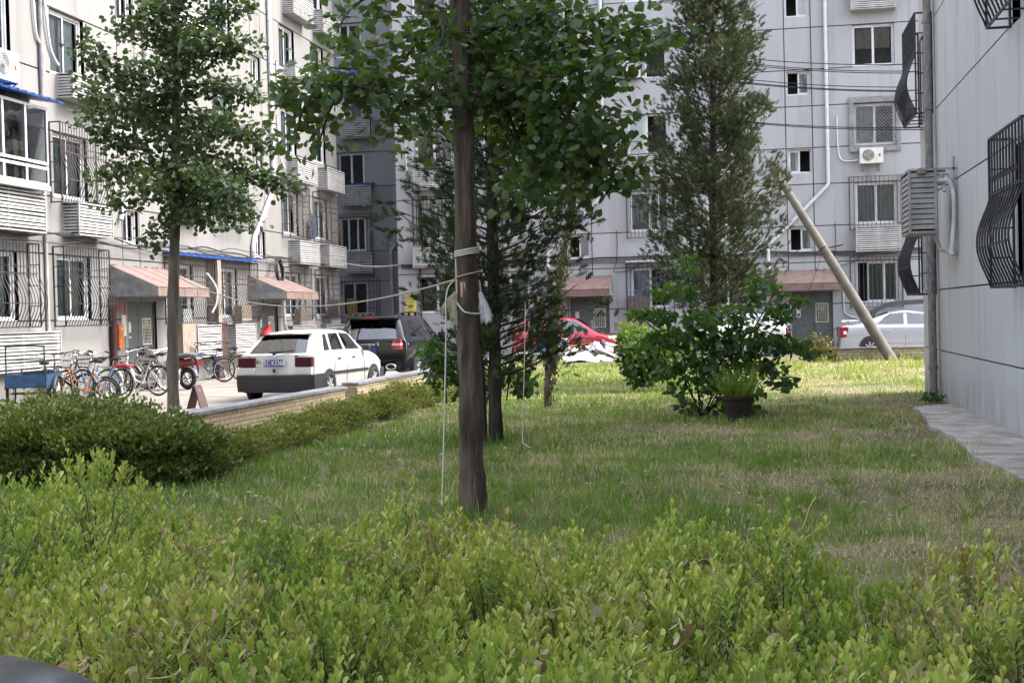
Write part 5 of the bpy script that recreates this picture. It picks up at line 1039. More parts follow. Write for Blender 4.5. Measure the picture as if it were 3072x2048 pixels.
MAIN = [([(1385, 275), (1240, 290), (1100, 265), (960, 255), (825, 250)], 0, -.5, .9), ([(960, 255), (910, 330), (880, 430)], -.35, -.5, .6), ([(1020, 265), (985, 340), (955, 440)], -.3, -.3, .55), ([(1090, 265), (1130, 210), (1010, 205), (930, 190)], -.2, .2, .5), ([(1385, 70), (1250, 100), (1150, 135), (1040, 150)], 0, .5, .6), ([(1250, 100), (1220, 170), (1120, 240)], .2, .2, .5), ([(1385, -160), (1200, -60), (1060, 20), (1010, 100)], 0, -.3, .9), ([(1240, 290), (1180, 340), (1210, 390)], -.1, -.2, .7), ([(1385, 200), (1320, 230), (1250, 330), (1290, 400)], .1, .6, .5), ([(1320, 40), (1330, 110), (1290, 190)], -.3, -.5, .6),
 ([(1400, 290), (1480, 270), (1600, 200), (1750, 130), (1880, 95), (1975, 75)], 0, -.5, 1.15), ([(1405, 320), (1470, 262), (1600, 280), (1750, 250), (1840, 210), (1890, 170)], 0, .6, 1.25), ([(1600, 280), (1700, 350), (1800, 400), (1880, 420)], .3, .1, 1.2), ([(1600, 300), (1640, 420), (1625, 510), (1570, 580)], .2, -.4, 1.15), ([(1700, 350), (1760, 450), (1830, 500), (1890, 520)], .1, -.5, 1.2), ([(1400, 120), (1500, 80), (1620, 45), (1680, 20)], 0, -.6, 1.3), ([(1500, 265), (1540, 380), (1580, 480), (1660, 540)], .1, .6, 1.2), ([(1400, -50), (1550, -40), (1650, 50)], 0, .4, 1.3), ([(1750, 430), (1790, 520), (1785, 570)], -.2, -.4, 1.), ([(1400, 100), (1490, 150), (1580, 140), (1660, 130)], .1, .9, 1.3), ([(1560, 200), (1660, 230), (1760, 190), (1850, 160)], -.4, -.8, 1.2), ([(1620, 290), (1690, 420), (1740, 380), (1800, 330)], -.3, -.7, 1.2), ([(1680, 100), (1780, 60), (1850, 90), (1900, 130)], -.1, -.1, 1.), ([(1560, 330), (1600, 400), (1690, 470), (1690, 520)], .3, .9, 1.1), ([(1440, 160), (1480, 230), (1520, 330), (1500, 380)], .3, .5, .9)]
fan_tree('tall fan-leaved tree with a thick bare trunk wound with rope, nearest the hedge', d1, [(1421, 1552), (1412, 1250), (1400, 800), (1391, 400), (1381, 0), (1376, -300), (1372, -560)], [.118, .088, .082, .078, .070, .060, .045], MAIN, gink_m, .082, 240, .11, 16)
d2 = 19.0
YNG = [([(525, 160), (440, 95), (360, 70)], 0, .3, 1.1), ([(525, 300), (430, 270), (330, 215), (250, 125)], 0, -.4, 1.15), ([(525, 335), (400, 330), (310, 310), (255, 250)], 0, .6, 1.1), ([(525, 420), (420, 420), (330, 400), (262, 330)], 0, -.7, 1.1), ([(525, 480), (400, 500), (305, 520)], 0, .5, 1.), ([(525, 560), (420, 575), (335, 600)], 0, -.4, .8), ([(525, 100), (620, 60), (700, 25), (745, 0)], 0, .4, 1.1), ([(525, 190), (640, 160), (745, 110)], 0, -.5, 1.1), ([(530, 265), (640, 250), (720, 270), (775, 285)], 0, .5, 1.2), ([(530, 350), (650, 365), (760, 400), (800, 440)], 0, -.3, 1.2), ([(530, 450), (650, 470), (760, 520), (865, 545)], 0, .4, 1.15), ([(530, 540), (620, 570), (700, 600), (735, 650)], 0, -.6, 1.2), ([(525, 640), (480, 680), (450, 735)], 0, -.2, .8), ([(530, 600), (590, 640), (640, 655)], 0, .3, 1.2), ([(522, 20), (450, -40), (400, -60)], 0, .2, 1.), ([(522, 20), (590, -50), (680, -60)], 0, -.2, 1.), ([(528, 380), (460, 360), (420, 290)], .2, .9, 1.), ([(530, 420), (590, 410), (660, 330)], .2, 1., 1.1), ([(528, 500), (480, 540), (420, 530)], -.2, -.9, 1.), ([(530, 480), (600, 530), (690, 560)], -.2, -1., 1.2), ([(530, 230), (480, 200), (400, 190)], -.2, -.8, 1.), ([(528, 140), (570, 110), (640, 110)], -.1, -.7, 1.1), ([(530, 580), (560, 620), (590, 600)], -.2, -.5, 1.2), ([(525, 80), (470, 40), (420, 20)], .1, -.6, 1.)]
fan_tree('slender young fan-leaved tree standing by the left end of the low brick wall', d2, [(520, 1262), (518, 1000), (524, 700), (528, 400), (520, 0), (518, -160)], [.080, .078, .070, .055, .034, .02], YNG, gink2_m, .082, 375, .115, 8, mat('grey_brown_bark', (.12, .10, .078), .95, .2, 9, bump=.8, bscale=24, stretch=(1, 1, .25)), None, 300)

# ---- cypresses
def cypress(label, base, tpts, rs, z0, z1, rmax, m_, bark, nbr, spr, size, up=.7, taper=.55, gaps=.25, name='cypress_tree', lowf=.7):
    t = thing(name, label, 'tree', base); org = Vector(base); trunk('trunk', tpts, rs, bark, t, org); P_ = [Vector(p) for p in tpts]; PP, AA, NN, TT = [], [], [], []; mb = MB()
    for i in range(nbr):
        f = (i + random.random()) / nbr; z = lerp(z0, z1, f); c = Vector([np.interp(z, [p.z for p in P_], [p[c] for p in P_]) for c in range(3)]); a = i * 2.399 + random.uniform(-.5, .5); R = rmax * (1 - taper * f) * random.choice((.55, .8, 1., 1.12)) * (lowf + (1 - lowf) * min(1, f * 5))
        o = Vector((math.cos(a), math.sin(a), 0)); pts = [c, c + o * R * .5 + Vector((0, 0, R * up * .35)), c + o * R + Vector((0, 0, R * up * (.85 + random.uniform(-.3, .3))))]
        P = path_pts(pts, 5); mb.tube([p - org for p in P], [lerp(.016, .004, k / (len(P) - 1)) for k in range(len(P))], 4); kc = max(2, int(R * 5)); n = max(6, int(spr * R * random.uniform(.6, 1.3) / kc)) * kc; X = np.repeat(sample_path(P, rng.random(kc) * .75 + .25) + rng.normal(size=(kc, 3)) * .07 * (.5 + R), n // kc, 0)
        X = X + rng.normal(size=(n, 3)) * np.array([.085, .085, .10]); d = np.array(tuple((pts[-1] - pts[0]).normalized())); PP.append(X); AA.append(d + rng.normal(size=(n, 3)) * .55 + np.array([0, 0, .25])); NN.append(rng.normal(size=(n, 3))); TT.append(np.clip(rng.normal(.45, .2, n) + random.uniform(-.12, .15), 0, 1))
    mb.build('limbs', bark, t, True); P, A, N, tt = (np.concatenate(v) for v in (PP, AA, NN, TT))
    o = obj('foliage', leaf_mesh('foliage', *T_SPRY, P - np.array(org), A, N, size * rng.uniform(.6, 1.25, len(P)), tt, m_), t); tag(o, kind='stuff'); return t
dc1 = 16.5; b_ = at_d(1488, 1328, dc1)
cypress('dark thin cypress with wispy drooping branches just behind the thick trunk', b_, [b_, at_d(1484, 1100, dc1), at_d(1478, 700, dc1), at_d(1465, 200, dc1), at_d(1455, -200, dc1), at_d(1450, -500, dc1)], [.088, .075, .068, .06, .04, .015], .85, 7., 1.28, cyp_m, bark_d, 160, 74, .145, .45, .55, lowf=.8)
t = thing('thin_stem', 'thin dark stem standing just left of the middle cypress trunk', 'sapling', at_d(1456, 1325, dc1)); trunk('trunk', [at_d(1456, 1325, dc1), at_d(1450, 1150, dc1), at_d(1438, 1000, dc1 - .2), at_d(1425, 830, dc1 - .1)], [.032, .028, .022, .012], bark_d, t, t.location)
dc2 = 28.2; b_ = at_d(2146, 1178, dc2)
cypress('tall feathery grey-green cypress with a straight trunk behind the leafy bush', b_, [b_, at_d(2142, 900, dc2), at_d(2140, 400, dc2), at_d(2138, 0, dc2), at_d(2136, -300, dc2)], [.085, .08, .066, .05, .02], 1.25, 10.4, 1.72, cyp2_m, bark_d, 250, 80, .155, .72, .57)
# ---- dead stems with dry vine
t = thing('dead_tree', 'thin leaning dead stem wrapped in dry vine left of the red car', 'tree', at_d(1640, 1224, 22.4)); org = t.location.copy()
trunk('trunk', [at_d(1640, 1224, 22.4), at_d(1646, 1000, 22.4), at_d(1650, 850, 22.4), at_d(1642, 800, 22.4)], [.05, .045, .038, .02], mat('grey_dead_wood', (.14, .11, .09), .9, .2, 12, stretch=(1, 1, .2)), t, org); trunk('limb', [at_d(1660, 1120, 22.5), at_d(1672, 900, 22.5), at_d(1695, 730, 22.5), at_d(1725, 590, 22.5)], [.05, .05, .04, .02], MATS['grey_dead_wood'], t, org)
mb = MB()
for p in ([(1725, 640), (1690, 600), (1660, 640), (1640, 690)], [(1720, 650), (1780, 655), (1790, 665), (1740, 680)], [(1700, 720), (1650, 630), (1700, 610), (1760, 570)], [(1700, 760), (1640, 680), (1620, 620)]): mb.tube([q - org for q in path_pts([at_d(x, y, 22.5) for x, y in p])], .009, 4)
mb.build('vine_stem', MATS['grey_dead_wood'], t)
P = np.concatenate([sample_path([at_d(1655, 1120, 22.4), at_d(1668, 900, 22.45), at_d(1690, 740, 22.45), at_d(1722, 580, 22.45)], rng.random(1300)) + rng.normal(size=(1300, 3)) * np.array([.075, .09, .09]), sample_path([at_d(1650, 1220, 22.4), at_d(1652, 1110, 22.4)], rng.random(120)) + rng.normal(size=(120, 3)) * .05, sample_path([at_d(1690, 590, 22.5), at_d(1780, 560, 22.5)], rng.random(90)) + rng.normal(size=(90, 3)) * .14]); n = len(P)
tag(obj('foliage', leaf_mesh('foliage', *T_OVAT, P - np.array(org), rng.normal(size=(n, 3)) * .4 + [0, 0, -1], rng.normal(size=(n, 3)), .07 * rng.uniform(.6, 1.2, n), np.clip(rng.normal(.45, .25, n), 0, 1), vine_m, .55), t), kind='stuff')
# ---- broad-leaved bushes
def bush(label, d0, base, stems, clumps, m_, size, n, sig, depth, T=T_OVAT, name='leafy_bush', cat='bush', droop=-.25, nm='foliage', top_tint=.35):
    b = at_d(*base, d0); t = thing(name, label, cat, b); org = b.copy(); mb = MB()
    for s in stems: mb.tube([q - org for q in path_pts([at_d(x, y, d0 + random.uniform(-.2, .2) * (i > 0)) for i, (x, y) in enumerate(s)])], .011, 5)
    if mb.v: mb.build('stem', bark_d, t, True)
    PP, AA, TT = [], [], []
    for (x, y, rx, ry, w) in clumps:
        k = int(n * w); c = np.array(at_d(x, y, d0)); q = rng.normal(size=(k, 3)); q = norm(q) * rng.random((k, 1)) ** .45
        X = c + q[:, :1] * rx * d0 / FPX * np.array(CR) + q[:, 1:2] * ry * d0 / FPX * np.array(CU) + q[:, 2:] * depth * np.array(CF) + rng.normal(size=(k, 1)) * 0
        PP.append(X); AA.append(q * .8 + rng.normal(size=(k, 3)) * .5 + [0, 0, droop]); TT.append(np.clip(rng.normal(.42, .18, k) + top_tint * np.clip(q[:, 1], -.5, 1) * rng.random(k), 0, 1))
    P, A, tt = np.concatenate(PP), np.concatenate(AA), np.concatenate(TT); keep = P[:, 2] > LZ + .02; P, A, tt = P[keep], A[keep], tt[keep]; k = len(P)
    Nn, Sz = rng.normal(size=(k, 3)) * .5 + [0, 0, 1], size * rng.uniform(.55, 1.2, k)
    if d0 < 20: leaf_objs(t, P, A, Nn, Sz, tt, T, m_); return t
    tag(obj(nm, leaf_mesh(nm, *T, P - np.array(org), A, Nn, Sz, tt, m_), t), kind='stuff'); return t
CL = [(2058, 800, 26, 34, .5), (2050, 870, 36, 34, .7), (1985, 885, 36, 22, .6), (1915, 940, 40, 16, .5), (1975, 950, 50, 30, .9), (2270, 850, 26, 26, .4), (2262, 900, 24, 30, .4), (2330, 875, 22, 24, .35), (2395, 902, 22, 12, .3), (2340, 940, 45, 34, .8), (2200, 940, 60, 36, 1.), (2100, 955, 56, 40, 1.1), (2050, 1010, 60, 44, 1.2), (1970, 1020, 40, 30, .7), (2150, 1020, 60, 46, 1.3), (2260, 1010, 60, 44, 1.1), (2350, 1030, 50, 36, .9), (2410, 1040, 26, 30, .5), (2230, 1090, 70, 48, 1.3), (2090, 1100, 66, 50, 1.3), (2320, 1110, 50, 44, .8), (2350, 1150, 32, 26, .5), (2000, 1110, 30, 40, .5), (2150, 1170, 60, 36, .7), (2060, 1210, 34, 30, .4), (2040, 1170, 34, 30, .4), (2120, 1230, 40, 20, .3), (2250, 1165, 40, 36, .5)]
bush('broad-leaved bush with upright bright shoots in the middle of the lawn', 19.95, (2105, 1246), [[(2100, 1245), (2080, 1000), (2058, 770)], [(2105, 1245), (2020, 1060), (1985, 870)], [(2110, 1245), (2060, 1080), (1900, 935)], [(2110, 1245), (2200, 1050), (2270, 830)], [(2115, 1245), (2230, 1040), (2335, 860)], [(2115, 1245), (2260, 1060), (2395, 905)], [(2115, 1245), (2250, 1120), (2415, 1035)], [(2100, 1245), (2075, 1180), (2060, 1130)], [(2115, 1245), (2150, 1130), (2190, 960)]], CL + [(2190, 1215, 30, 18, .5), (2260, 1225, 26, 16, .4), (2180, 1060, 120, 90, 1.2), (2130, 1130, 90, 60, .8)], mul_m, .115, 120, 0, .55)
bush('rounded dark leafy bush left of the bright-shooted bush, behind it', 26.5, (1935, 1160), [[(1935, 1160), (1920, 1060)]], [(1905, 1075, 50, 55, 1.), (1955, 1040, 55, 60, 1.2), (2000, 1070, 60, 60, 1.2), (1880, 1030, 40, 40, .6), (1930, 1120, 60, 40, .9)], mul_m, .12, 330, 0, .7)
bush('pale yellow-green weedy clump in front of the white car', 30., (1960, 1040), [], [(1900, 990, 50, 40, .7), (1990, 1010, 60, 40, 1.), (2070, 1030, 60, 35, .8)], leaf_mat('bright_weed', [(0, (.08, .13, .02)), (1, (.22, .26, .05))], .6, .2, .35, (.3, .4, .04)), .10, 330, 0, .5, name='weed_clump', cat='weeds')
bush('dry brown weeds standing at the left end of the far brick wall', 38.5, (2440, 1100), [[(2420, 1100), (2410, 1010)], [(2450, 1100), (2455, 1000)], [(2490, 1100), (2495, 1010)]], [(2450, 1050, 60, 52, 1.6), (2480, 1080, 40, 40, .8)], leaf_mat('dry_weed', [(0, (.06, .08, .025)), (.6, (.16, .14, .06)), (1, (.26, .20, .11))], .8, .1, .2, (.2, .2, .06)), .10, 420, 0, .5, name='weed_clump', cat='weeds')
bush('small round clipped bush right of the dry weeds by the far wall', 38.6, (2575, 1102), [], [(2575, 1090, 62, 17, 1.)], box_m, .10, 900, 0, .35, T_DIAM, 'clipped_shrub', 'shrub'); bush('wide clipped bush at the foot of the leaning pole', 38.4, (2720, 1102), [], [(2725, 1088, 72, 22, 1.)], box_m, .10, 1300, 0, .35, T_DIAM, 'clipped_shrub', 'shrub')
bush('low dark undergrowth around the foot of the middle cypress', 17.2, (1400, 1215), [[(1340, 1210), (1330, 1080)], [(1400, 1215), (1390, 1050)], [(1520, 1200), (1540, 1040)]], [(1320, 1110, 60, 75, 1.2), (1290, 1060, 40, 45, .6), (1400, 1100, 60, 80, 1.), (1540, 1110, 60, 70, .9), (1420, 1170, 60, 50, .6), (1580, 1160, 34, 30, .3)], mul_m, .085, 260, 0, .55, name='undergrowth_shrub', cat='shrub', top_tint=.2)
bush('tuft of green weeds at the foot of the drainpipe on the right wall', 21.2, (2800, 1200), [], [(2800, 1190, 36, 14, 1.)], mul_m, .06, 160, 0, .15, name='weed_tuft', cat='weeds')
# ---- potted grass
pp = at_z(2215, 1262, LZ); t = thing('plant_pot', 'brown pot of long grass at the foot of the bright-shooted bush', 'pot', pp)
mb = MB(); prof = [(.15, 0), (.17, .10), (.21, .30), (.225, .31), (.225, .345), (.195, .345), (.19, .29)]
for (r1, z1), (r2, z2) in zip(prof, prof[1:]): mb.tube([(0, 0, z1), (0, 0, z2 + 1e-4)], [r1, r2], 18, False)
mb.tube([(0, 0, .001), (0, 0, .27)], [.14, .18], 16); mb.build('pot', mat('brown_pot', (.03, .022, .017), .8, .2), t, 40)
n = 420; a = rng.random(n) * 6.283; P = np.stack([.15 * np.cos(a) * rng.random(n), .15 * np.sin(a) * rng.random(n), np.full(n, .28)], 1); tag(obj('foliage', leaf_mesh('foliage', *T_BLAD, P, np.stack([np.cos(a) * .5, np.sin(a) * .5, np.ones(n)], 1) + rng.normal(size=(n, 3)) * .25, rng.normal(size=(n, 3)), rng.uniform(.25, .6, n), np.clip(rng.normal(.3, .2, n), 0, 1), grass_m, .03), t), kind='stuff')

# ---- hedges along the left
def small_hedge(name, label, X, Y, Z, n, size, seed, cat='hedge', group=None, tops=.30, base=.38):
    """X,Y,Z: leaf points; the lit top is put into the tint, upper outer leaves paler."""
def hedge_cloud(cx, cy, rx, ry, h, n, size, lump=.22, z0=LZ + .02, flat=.5):
    q = norm(rng.normal(size=(n, 3))); q[:, 2] = np.abs(q[:, 2]) ** flat * np.sign(q[:, 2]); r = rng.random(n) ** .28
    lum = np.array([1 + lump * noise.noise((v[0] * 1.8 + cx, v[1] * 1.8 + cy, v[2] * 1.8)) + lump * .8 * noise.noise((v[0] * 5 + cx, v[1] * 5 + cy, v[2] * 5)) for v in q]) + .22 * rng.random(n) ** 7; P = q * r[:, None] * lum[:, None]
    X = np.stack([cx + P[:, 0] * rx, cy + P[:, 1] * ry, z0 + h * .5 + P[:, 2] * h * .5], 1); X[:, 2] = np.maximum(X[:, 2], z0); tt = np.clip(rng.normal(.38, .15, n) + .42 * (r > .88) * (q[:, 2] > .2) * rng.random(n), 0, 1); return X, q, tt  # brighter lit top put into the tint of the upper outer leaves
def shrub(name, label, cat, clouds, size, m_, group=None):
    Xs = [hedge_cloud(*c) for c in clouds]; X, q, tt = (np.concatenate([x[i] for x in Xs]) for i in range(3)); org = Vector((clouds[0][0], clouds[0][1], LZ)); t = thing(name, label, cat, org, 0, group); n = len(X)
    mb = MB()
    for c in clouds:
        for k in range(6): a = k * 1.05; mb.tube([(c[0] - org.x + .1 * math.cos(a), c[1] - org.y + .1 * math.sin(a), 0), (c[0] - org.x + c[2] * .5 * math.cos(a), c[1] - org.y + c[3] * .5 * math.sin(a), c[4] * .8)], .01, 5)
    mb.build('stem', twig_m, t)
    tag(obj('foliage', leaf_mesh('foliage', *T_DIAM, X - np.array(org), q + rng.normal(size=(n, 3)) * .6 + [0, 0, .5], rng.normal(size=(n, 3)), size * rng.uniform(.6, 1.3, n), tt, m_), t), kind='stuff'); return t
def dw(px, py, d): v = at_d(px, py, d); return v.x, v.y
C = []
for px, d, h, r in ((-20, 13.6, .74, .62), (90, 13.2, .76, .60), (190, 13.7, .80, .6), (290, 13.1, .78, .58), (380, 13.5, .78, .55), (455, 13.0, .72, .5), (120, 14.5, .76, .6), (330, 14.5, .78, .6), (-60, 14.6, .70, .6), (500, 13.9, .66, .45)): x, y = dw(px, 1300, d); r *= random.uniform(.72, .92); C.append((x, y, r, r, h - .10 + random.uniform(-.13, .08), 9500, 0, .55))
shrub('clipped_hedge', 'dense dark clipped hedge in front of the young tree at the left', 'hedge', C, .046, box_m)
x, y = dw(590, 1350, 13.4); shrub('clipped_shrub', 'small dark shrub at the right end of the dense hedge', 'shrub', [(x, y, .34, .34, .48, 4500, 0)], .042, box_m)
yel_m = leaf_mat('yellowing_shrub_leaf', [(0, (.055, .080, .018)), (.45, (.13, .165, .034)), (.75, (.26, .27, .06)), (.9, (.34, .30, .08)), (1, (.28, .16, .08))], .5, .35, .28, (.30, .34, .04))
ORD = 'first second third fourth fifth sixth seventh eighth ninth tenth eleventh twelfth thirteenth fourteenth fifteenth sixteenth seventeenth eighteenth nineteenth'.split()
for i, yy in enumerate(np.linspace(13.2, 31, 19)):
    r = random.uniform(.34, .44); shrub('clipped_shrub', f'clipped yellow-green shrub along the brick wall, {ORD[i]} from the near end of the row', 'shrub', [(-5.82 + random.uniform(-.1, .1), yy + random.uniform(-.1, .1), random.uniform(.40, .5), r, random.uniform(.20, .30) if yy < 17.5 else random.uniform(.28, .42), 4200 if yy < 22 else 2600, 0, .62, LZ + .02, .9)], .042 if yy < 22 else .05, yel_m, 'shrubs along the low wall')

# ---- foreground hedge
BK = [(-3.6, 6.9), (-2.5, 6.6), (-1.65, 6.35), (-1.1, 5.5), (-.8, 5.85), (-.27, 5.9), (.21, 5.35), (.65, 5.65), (1.23, 5.65), (1.32, 4.9), (1.55, 4.3), (3.4, 4.1)]
def back_edge(r): return np.interp(r, [b[0] for b in BK], [b[1] for b in BK])
hd = thing('hedge', 'bright yellow-green leafy hedge across the whole foreground', 'hedge', (0, 4.3, LZ)); horg = np.array(hd.location)
RX, UP = np.array(r0), np.array(f0)
PP, AA, TT, SS, NN = [], [], [], [], []; stem = MB(); ns = 0
def leafpair(c, a0, el0, sz, tn):
    for s_ in (0, PI):
        a = a0 + s_; el = el0 + rng.normal() * .22; PP.append(c); AA.append((math.cos(a) * math.cos(el), math.sin(a) * math.cos(el), math.sin(el))); NN.append((-math.cos(a) * math.sin(el), -math.sin(a) * math.sin(el), math.cos(el) + .05)); SS.append(sz * rng.uniform(.75, 1.2)); TT.append(tn + rng.normal() * .06)
gy = 2.75
while gy < 7.:                                  # separate little plants, each a dome of upright sprigs, hollow between them
    gx = -4.2
    while gx < 3.1:
        r0_, f0q = gx + rng.normal() * .07, gy + rng.normal() * .07; gx += .37
        be = back_edge(r0_)
        if abs(r0_) > .47 * f0q + .6 or f0q > be or r0_ * RX[0] + f0q * UP[0] > 2.0: continue
        c0 = RX * r0_ + UP * f0q; ptop = .74 + .09 * noise.noise((c0[0] * 1.3, c0[1] * 1.3, 0)) + rng.normal() * .07 - (.07 if be - f0q < .35 else 0) + (.06 if r0_ < -1.3 else 0) - .09 * min(1, max(0, r0_ - .9)); prad = rng.uniform(.20, .29); yel = noise.noise((c0[0] * .9 + 9, c0[1] * .9, 3)); pale = rng.normal() * .12; dryp = rng.random() < .05
        for k in range(int(rng.integers(78, 112))):
            ra, rd = rng.random() * 6.283, math.sqrt(rng.random()); q = rng.random(); h = ptop - .27 * rd * rd - .06 * rng.random() + (.13 * rng.random() if q > .9 else 0); ox, oy = math.cos(ra) * prad * rd, math.sin(ra) * prad * rd
            tip = np.array([c0[0] + ox * 1.25, c0[1] + oy * 1.25, LZ + h]); L_ = rng.uniform(.09, .17); b = np.array([c0[0] + ox * .75, c0[1] + oy * .75, LZ + h - L_]); m_ = int(rng.integers(7, 10)); bt = .60 + .20 * yel + pale + rng.normal() * .11; a0 = rng.random() * 3.14; sz = rng.uniform(.022, .036); ns += 1
            for j in range(m_):
                f = j / (m_ - 1); c = b + (tip - b) * f; tn = min(.92, max(0, bt + .42 * (f - .55)))  # sprig feet tinted dark for the inner shade, young tips pale
                if dryp and rng.random() < .5 or rng.random() < .012: tn = .95 + .04 * rng.random()
                leafpair(c, a0 + j * 1.57, (.45 + .85 * f), sz * (.8 + .5 * f - .35 * (f > .95)), tn)
            if ns % 7 == 0: stem.tube([b - horg - [ox * .5, oy * .5, .25], b - horg, tip - horg - [0, 0, .03]], [.004, .0025, .0015], 3, False)
    gy += .34
TT = [min(1, max(0, t_)) for t_ in TT]
# older leaves and twigs lower in the hedge, tinted darker for the shade inside
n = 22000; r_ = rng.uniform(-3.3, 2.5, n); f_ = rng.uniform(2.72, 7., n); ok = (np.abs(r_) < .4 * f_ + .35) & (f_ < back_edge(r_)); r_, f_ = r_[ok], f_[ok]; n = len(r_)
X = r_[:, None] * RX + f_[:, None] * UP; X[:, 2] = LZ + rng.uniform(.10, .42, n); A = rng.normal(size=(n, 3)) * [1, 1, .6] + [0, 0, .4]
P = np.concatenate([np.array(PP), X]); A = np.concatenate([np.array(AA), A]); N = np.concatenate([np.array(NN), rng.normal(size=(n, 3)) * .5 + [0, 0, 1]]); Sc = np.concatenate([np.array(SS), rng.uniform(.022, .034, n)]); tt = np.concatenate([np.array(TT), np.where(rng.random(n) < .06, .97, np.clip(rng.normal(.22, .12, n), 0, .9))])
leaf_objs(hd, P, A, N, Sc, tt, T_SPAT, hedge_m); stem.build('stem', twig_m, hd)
# dry bindweed runners and withered leaves over the hedge
mb = MB(); PP = []
for i in range(46):
    r_ = rng.uniform(-2.2, 1.9); f_ = rng.uniform(3.0, 5.6); w = RX * r_ + UP * f_
    if f_ > back_edge(r_) - .1 or abs(r_) > .4 * f_: continue
    z = LZ + rng.uniform(.5, .66); pts = [Vector((w[0], w[1], z)) - Vector(horg)]; a = rng.random() * 6.28
    for k in range(6): a += rng.normal() * .6; pts.append(pts[-1] + Vector((math.cos(a) * .07, math.sin(a) * .07, rng.normal() * .035)))
    mb.tube(path_pts(pts, 5), .0026, 4, False); PP += [np.array(tuple(p)) for p in pts[1:]]
tag(mb.build('runner', mat('straw_vine', (.34, .28, .14), .8, .2), hd), kind='stuff'); P = np.array(PP); n = len(P)
tag(obj('withered_leaves', leaf_mesh('withered_leaves', *T_OVAT, P + rng.normal(size=(n, 3)) * .012, rng.normal(size=(n, 3)), rng.normal(size=(n, 3)), rng.uniform(.015, .042, n), rng.random(n), leaf_mat('withered_leaf', [(0, (.22, .12, .07)), (.6, (.34, .25, .17)), (1, (.42, .38, .32))], .9, .1, .15, (.3, .25, .15))), hd), kind='stuff')

# ---- lawn grass
def grass_patch():
    out = []
    for dens, d_a, d_b in ((2700, 4.0, 8), (2100, 8, 11), (1300, 11, 15), (750, 15, 21), (420, 21, 30), (260, 30, 42)):
        hw = .47; n = int(dens * hw * (d_b ** 2 - d_a ** 2)); f_ = np.sqrt(rng.uniform(d_a ** 2, d_b ** 2, n)); r_ = rng.uniform(-hw, hw, n) * f_; X = r_[:, None] * RX + f_[:, None] * UP
        ok = (X[:, 0] > np.where(X[:, 1] < 12.3, -9.5, -5.55 + .2 * np.sin(X[:, 1] * 2))) & (X[:, 0] < np.where(X[:, 1] < 21.2, 2.26 + .12 * np.sin(X[:, 1] * 1.7) + .10 * np.sin(X[:, 1] * 5), np.where(X[:, 1] > 25.2, 9., XR - .05))) & (X[:, 1] < 39.8) & ~((f_ < back_edge(r_) - .15) & (r_ > -3.3)) ; out.append((X[ok], np.full(ok.sum(), (d_a + d_b) / 2)))
    return np.concatenate([o[0] for o in out]), np.concatenate([o[1] for o in out])
X, dd = grass_patch(); n = len(X)
nz = np.array([noise.noise((x * .45, y * .45, 0)) for x, y, _ in X]); nz2 = np.array([noise.noise((x * 1.7 + 5, y * 1.7, 1)) for x, y, _ in X]); nz3 = np.array([noise.noise((x * 5, y * 5, 2)) for x, y, _ in X])
lum = np.array([.05 * noise.noise((x * .6, y * .6, 0)) for x, y, _ in X]); X[:, 2] = LZ + lum - .012
px_r = X @ RX / np.maximum(X @ UP, .1); dist = X @ UP
dry = .56 + .50 * nz + .56 * nz2 + .10 * rng.normal(size=n) + .22 * np.clip((X[:, 0] - .2) / 1.6, -.6, 1) + .10 * np.clip((dist - 20) / 8, 0, 1) - .20 * np.clip((-px_r - .02) / .12, 0, 1) * (dist < 17)
lush = np.clip((nz2 + nz3 * .5 + .15) * 1.2, 0, 1) * (dry < .6); keep = rng.random(n) < np.clip(.52 + .35 * (1 - dry) + .4 * nz3, .2, 1); X, dd, dry, lush, nz3 = (v[keep] for v in (X, dd, dry, lush, nz3)); n = len(X)
tall = 1.02 * (.05 + .085 * lush + .05 * rng.random(n) ** 2) * (1 + .25 * nz3) * np.where(rng.random(n) < .05, 1.7, 1); a = rng.random(n) * 6.283; lay = np.where(dry > .55, 2.3, 1.3) * (.25 + 1.5 * rng.random(n) ** 1.3)
A = np.stack([np.cos(a) * lay, np.sin(a) * lay, np.ones(n)], 1); N = np.stack([np.cos(a), np.sin(a), -lay * .5], 1) * -1 + rng.normal(size=(n, 3)) * .2; tn = np.where(dry > .5, np.clip(.42 + (dry - .5) * .9 + rng.normal(size=n) * .12, .3, 1), np.clip(.10 + dry * .55 + rng.normal(size=n) * .09, 0, .5)); fl = rng.random(n) < .15; tn = np.where(fl, .74 + .1 * rng.random(n), tn); A[fl, :2] *= 2.2
w = np.clip(.0062 * np.maximum(1, dd / 8) / tall, .02, .5)
tn = np.where(np.linalg.norm(X, axis=1) > 23, np.clip(tn * .85, 0, 1), tn)
g = obj('grass', leaf_mesh('grass', *T_BLAD, X, A, N, tall, tn, grass_m, w)); g['kind'] = 'stuff'
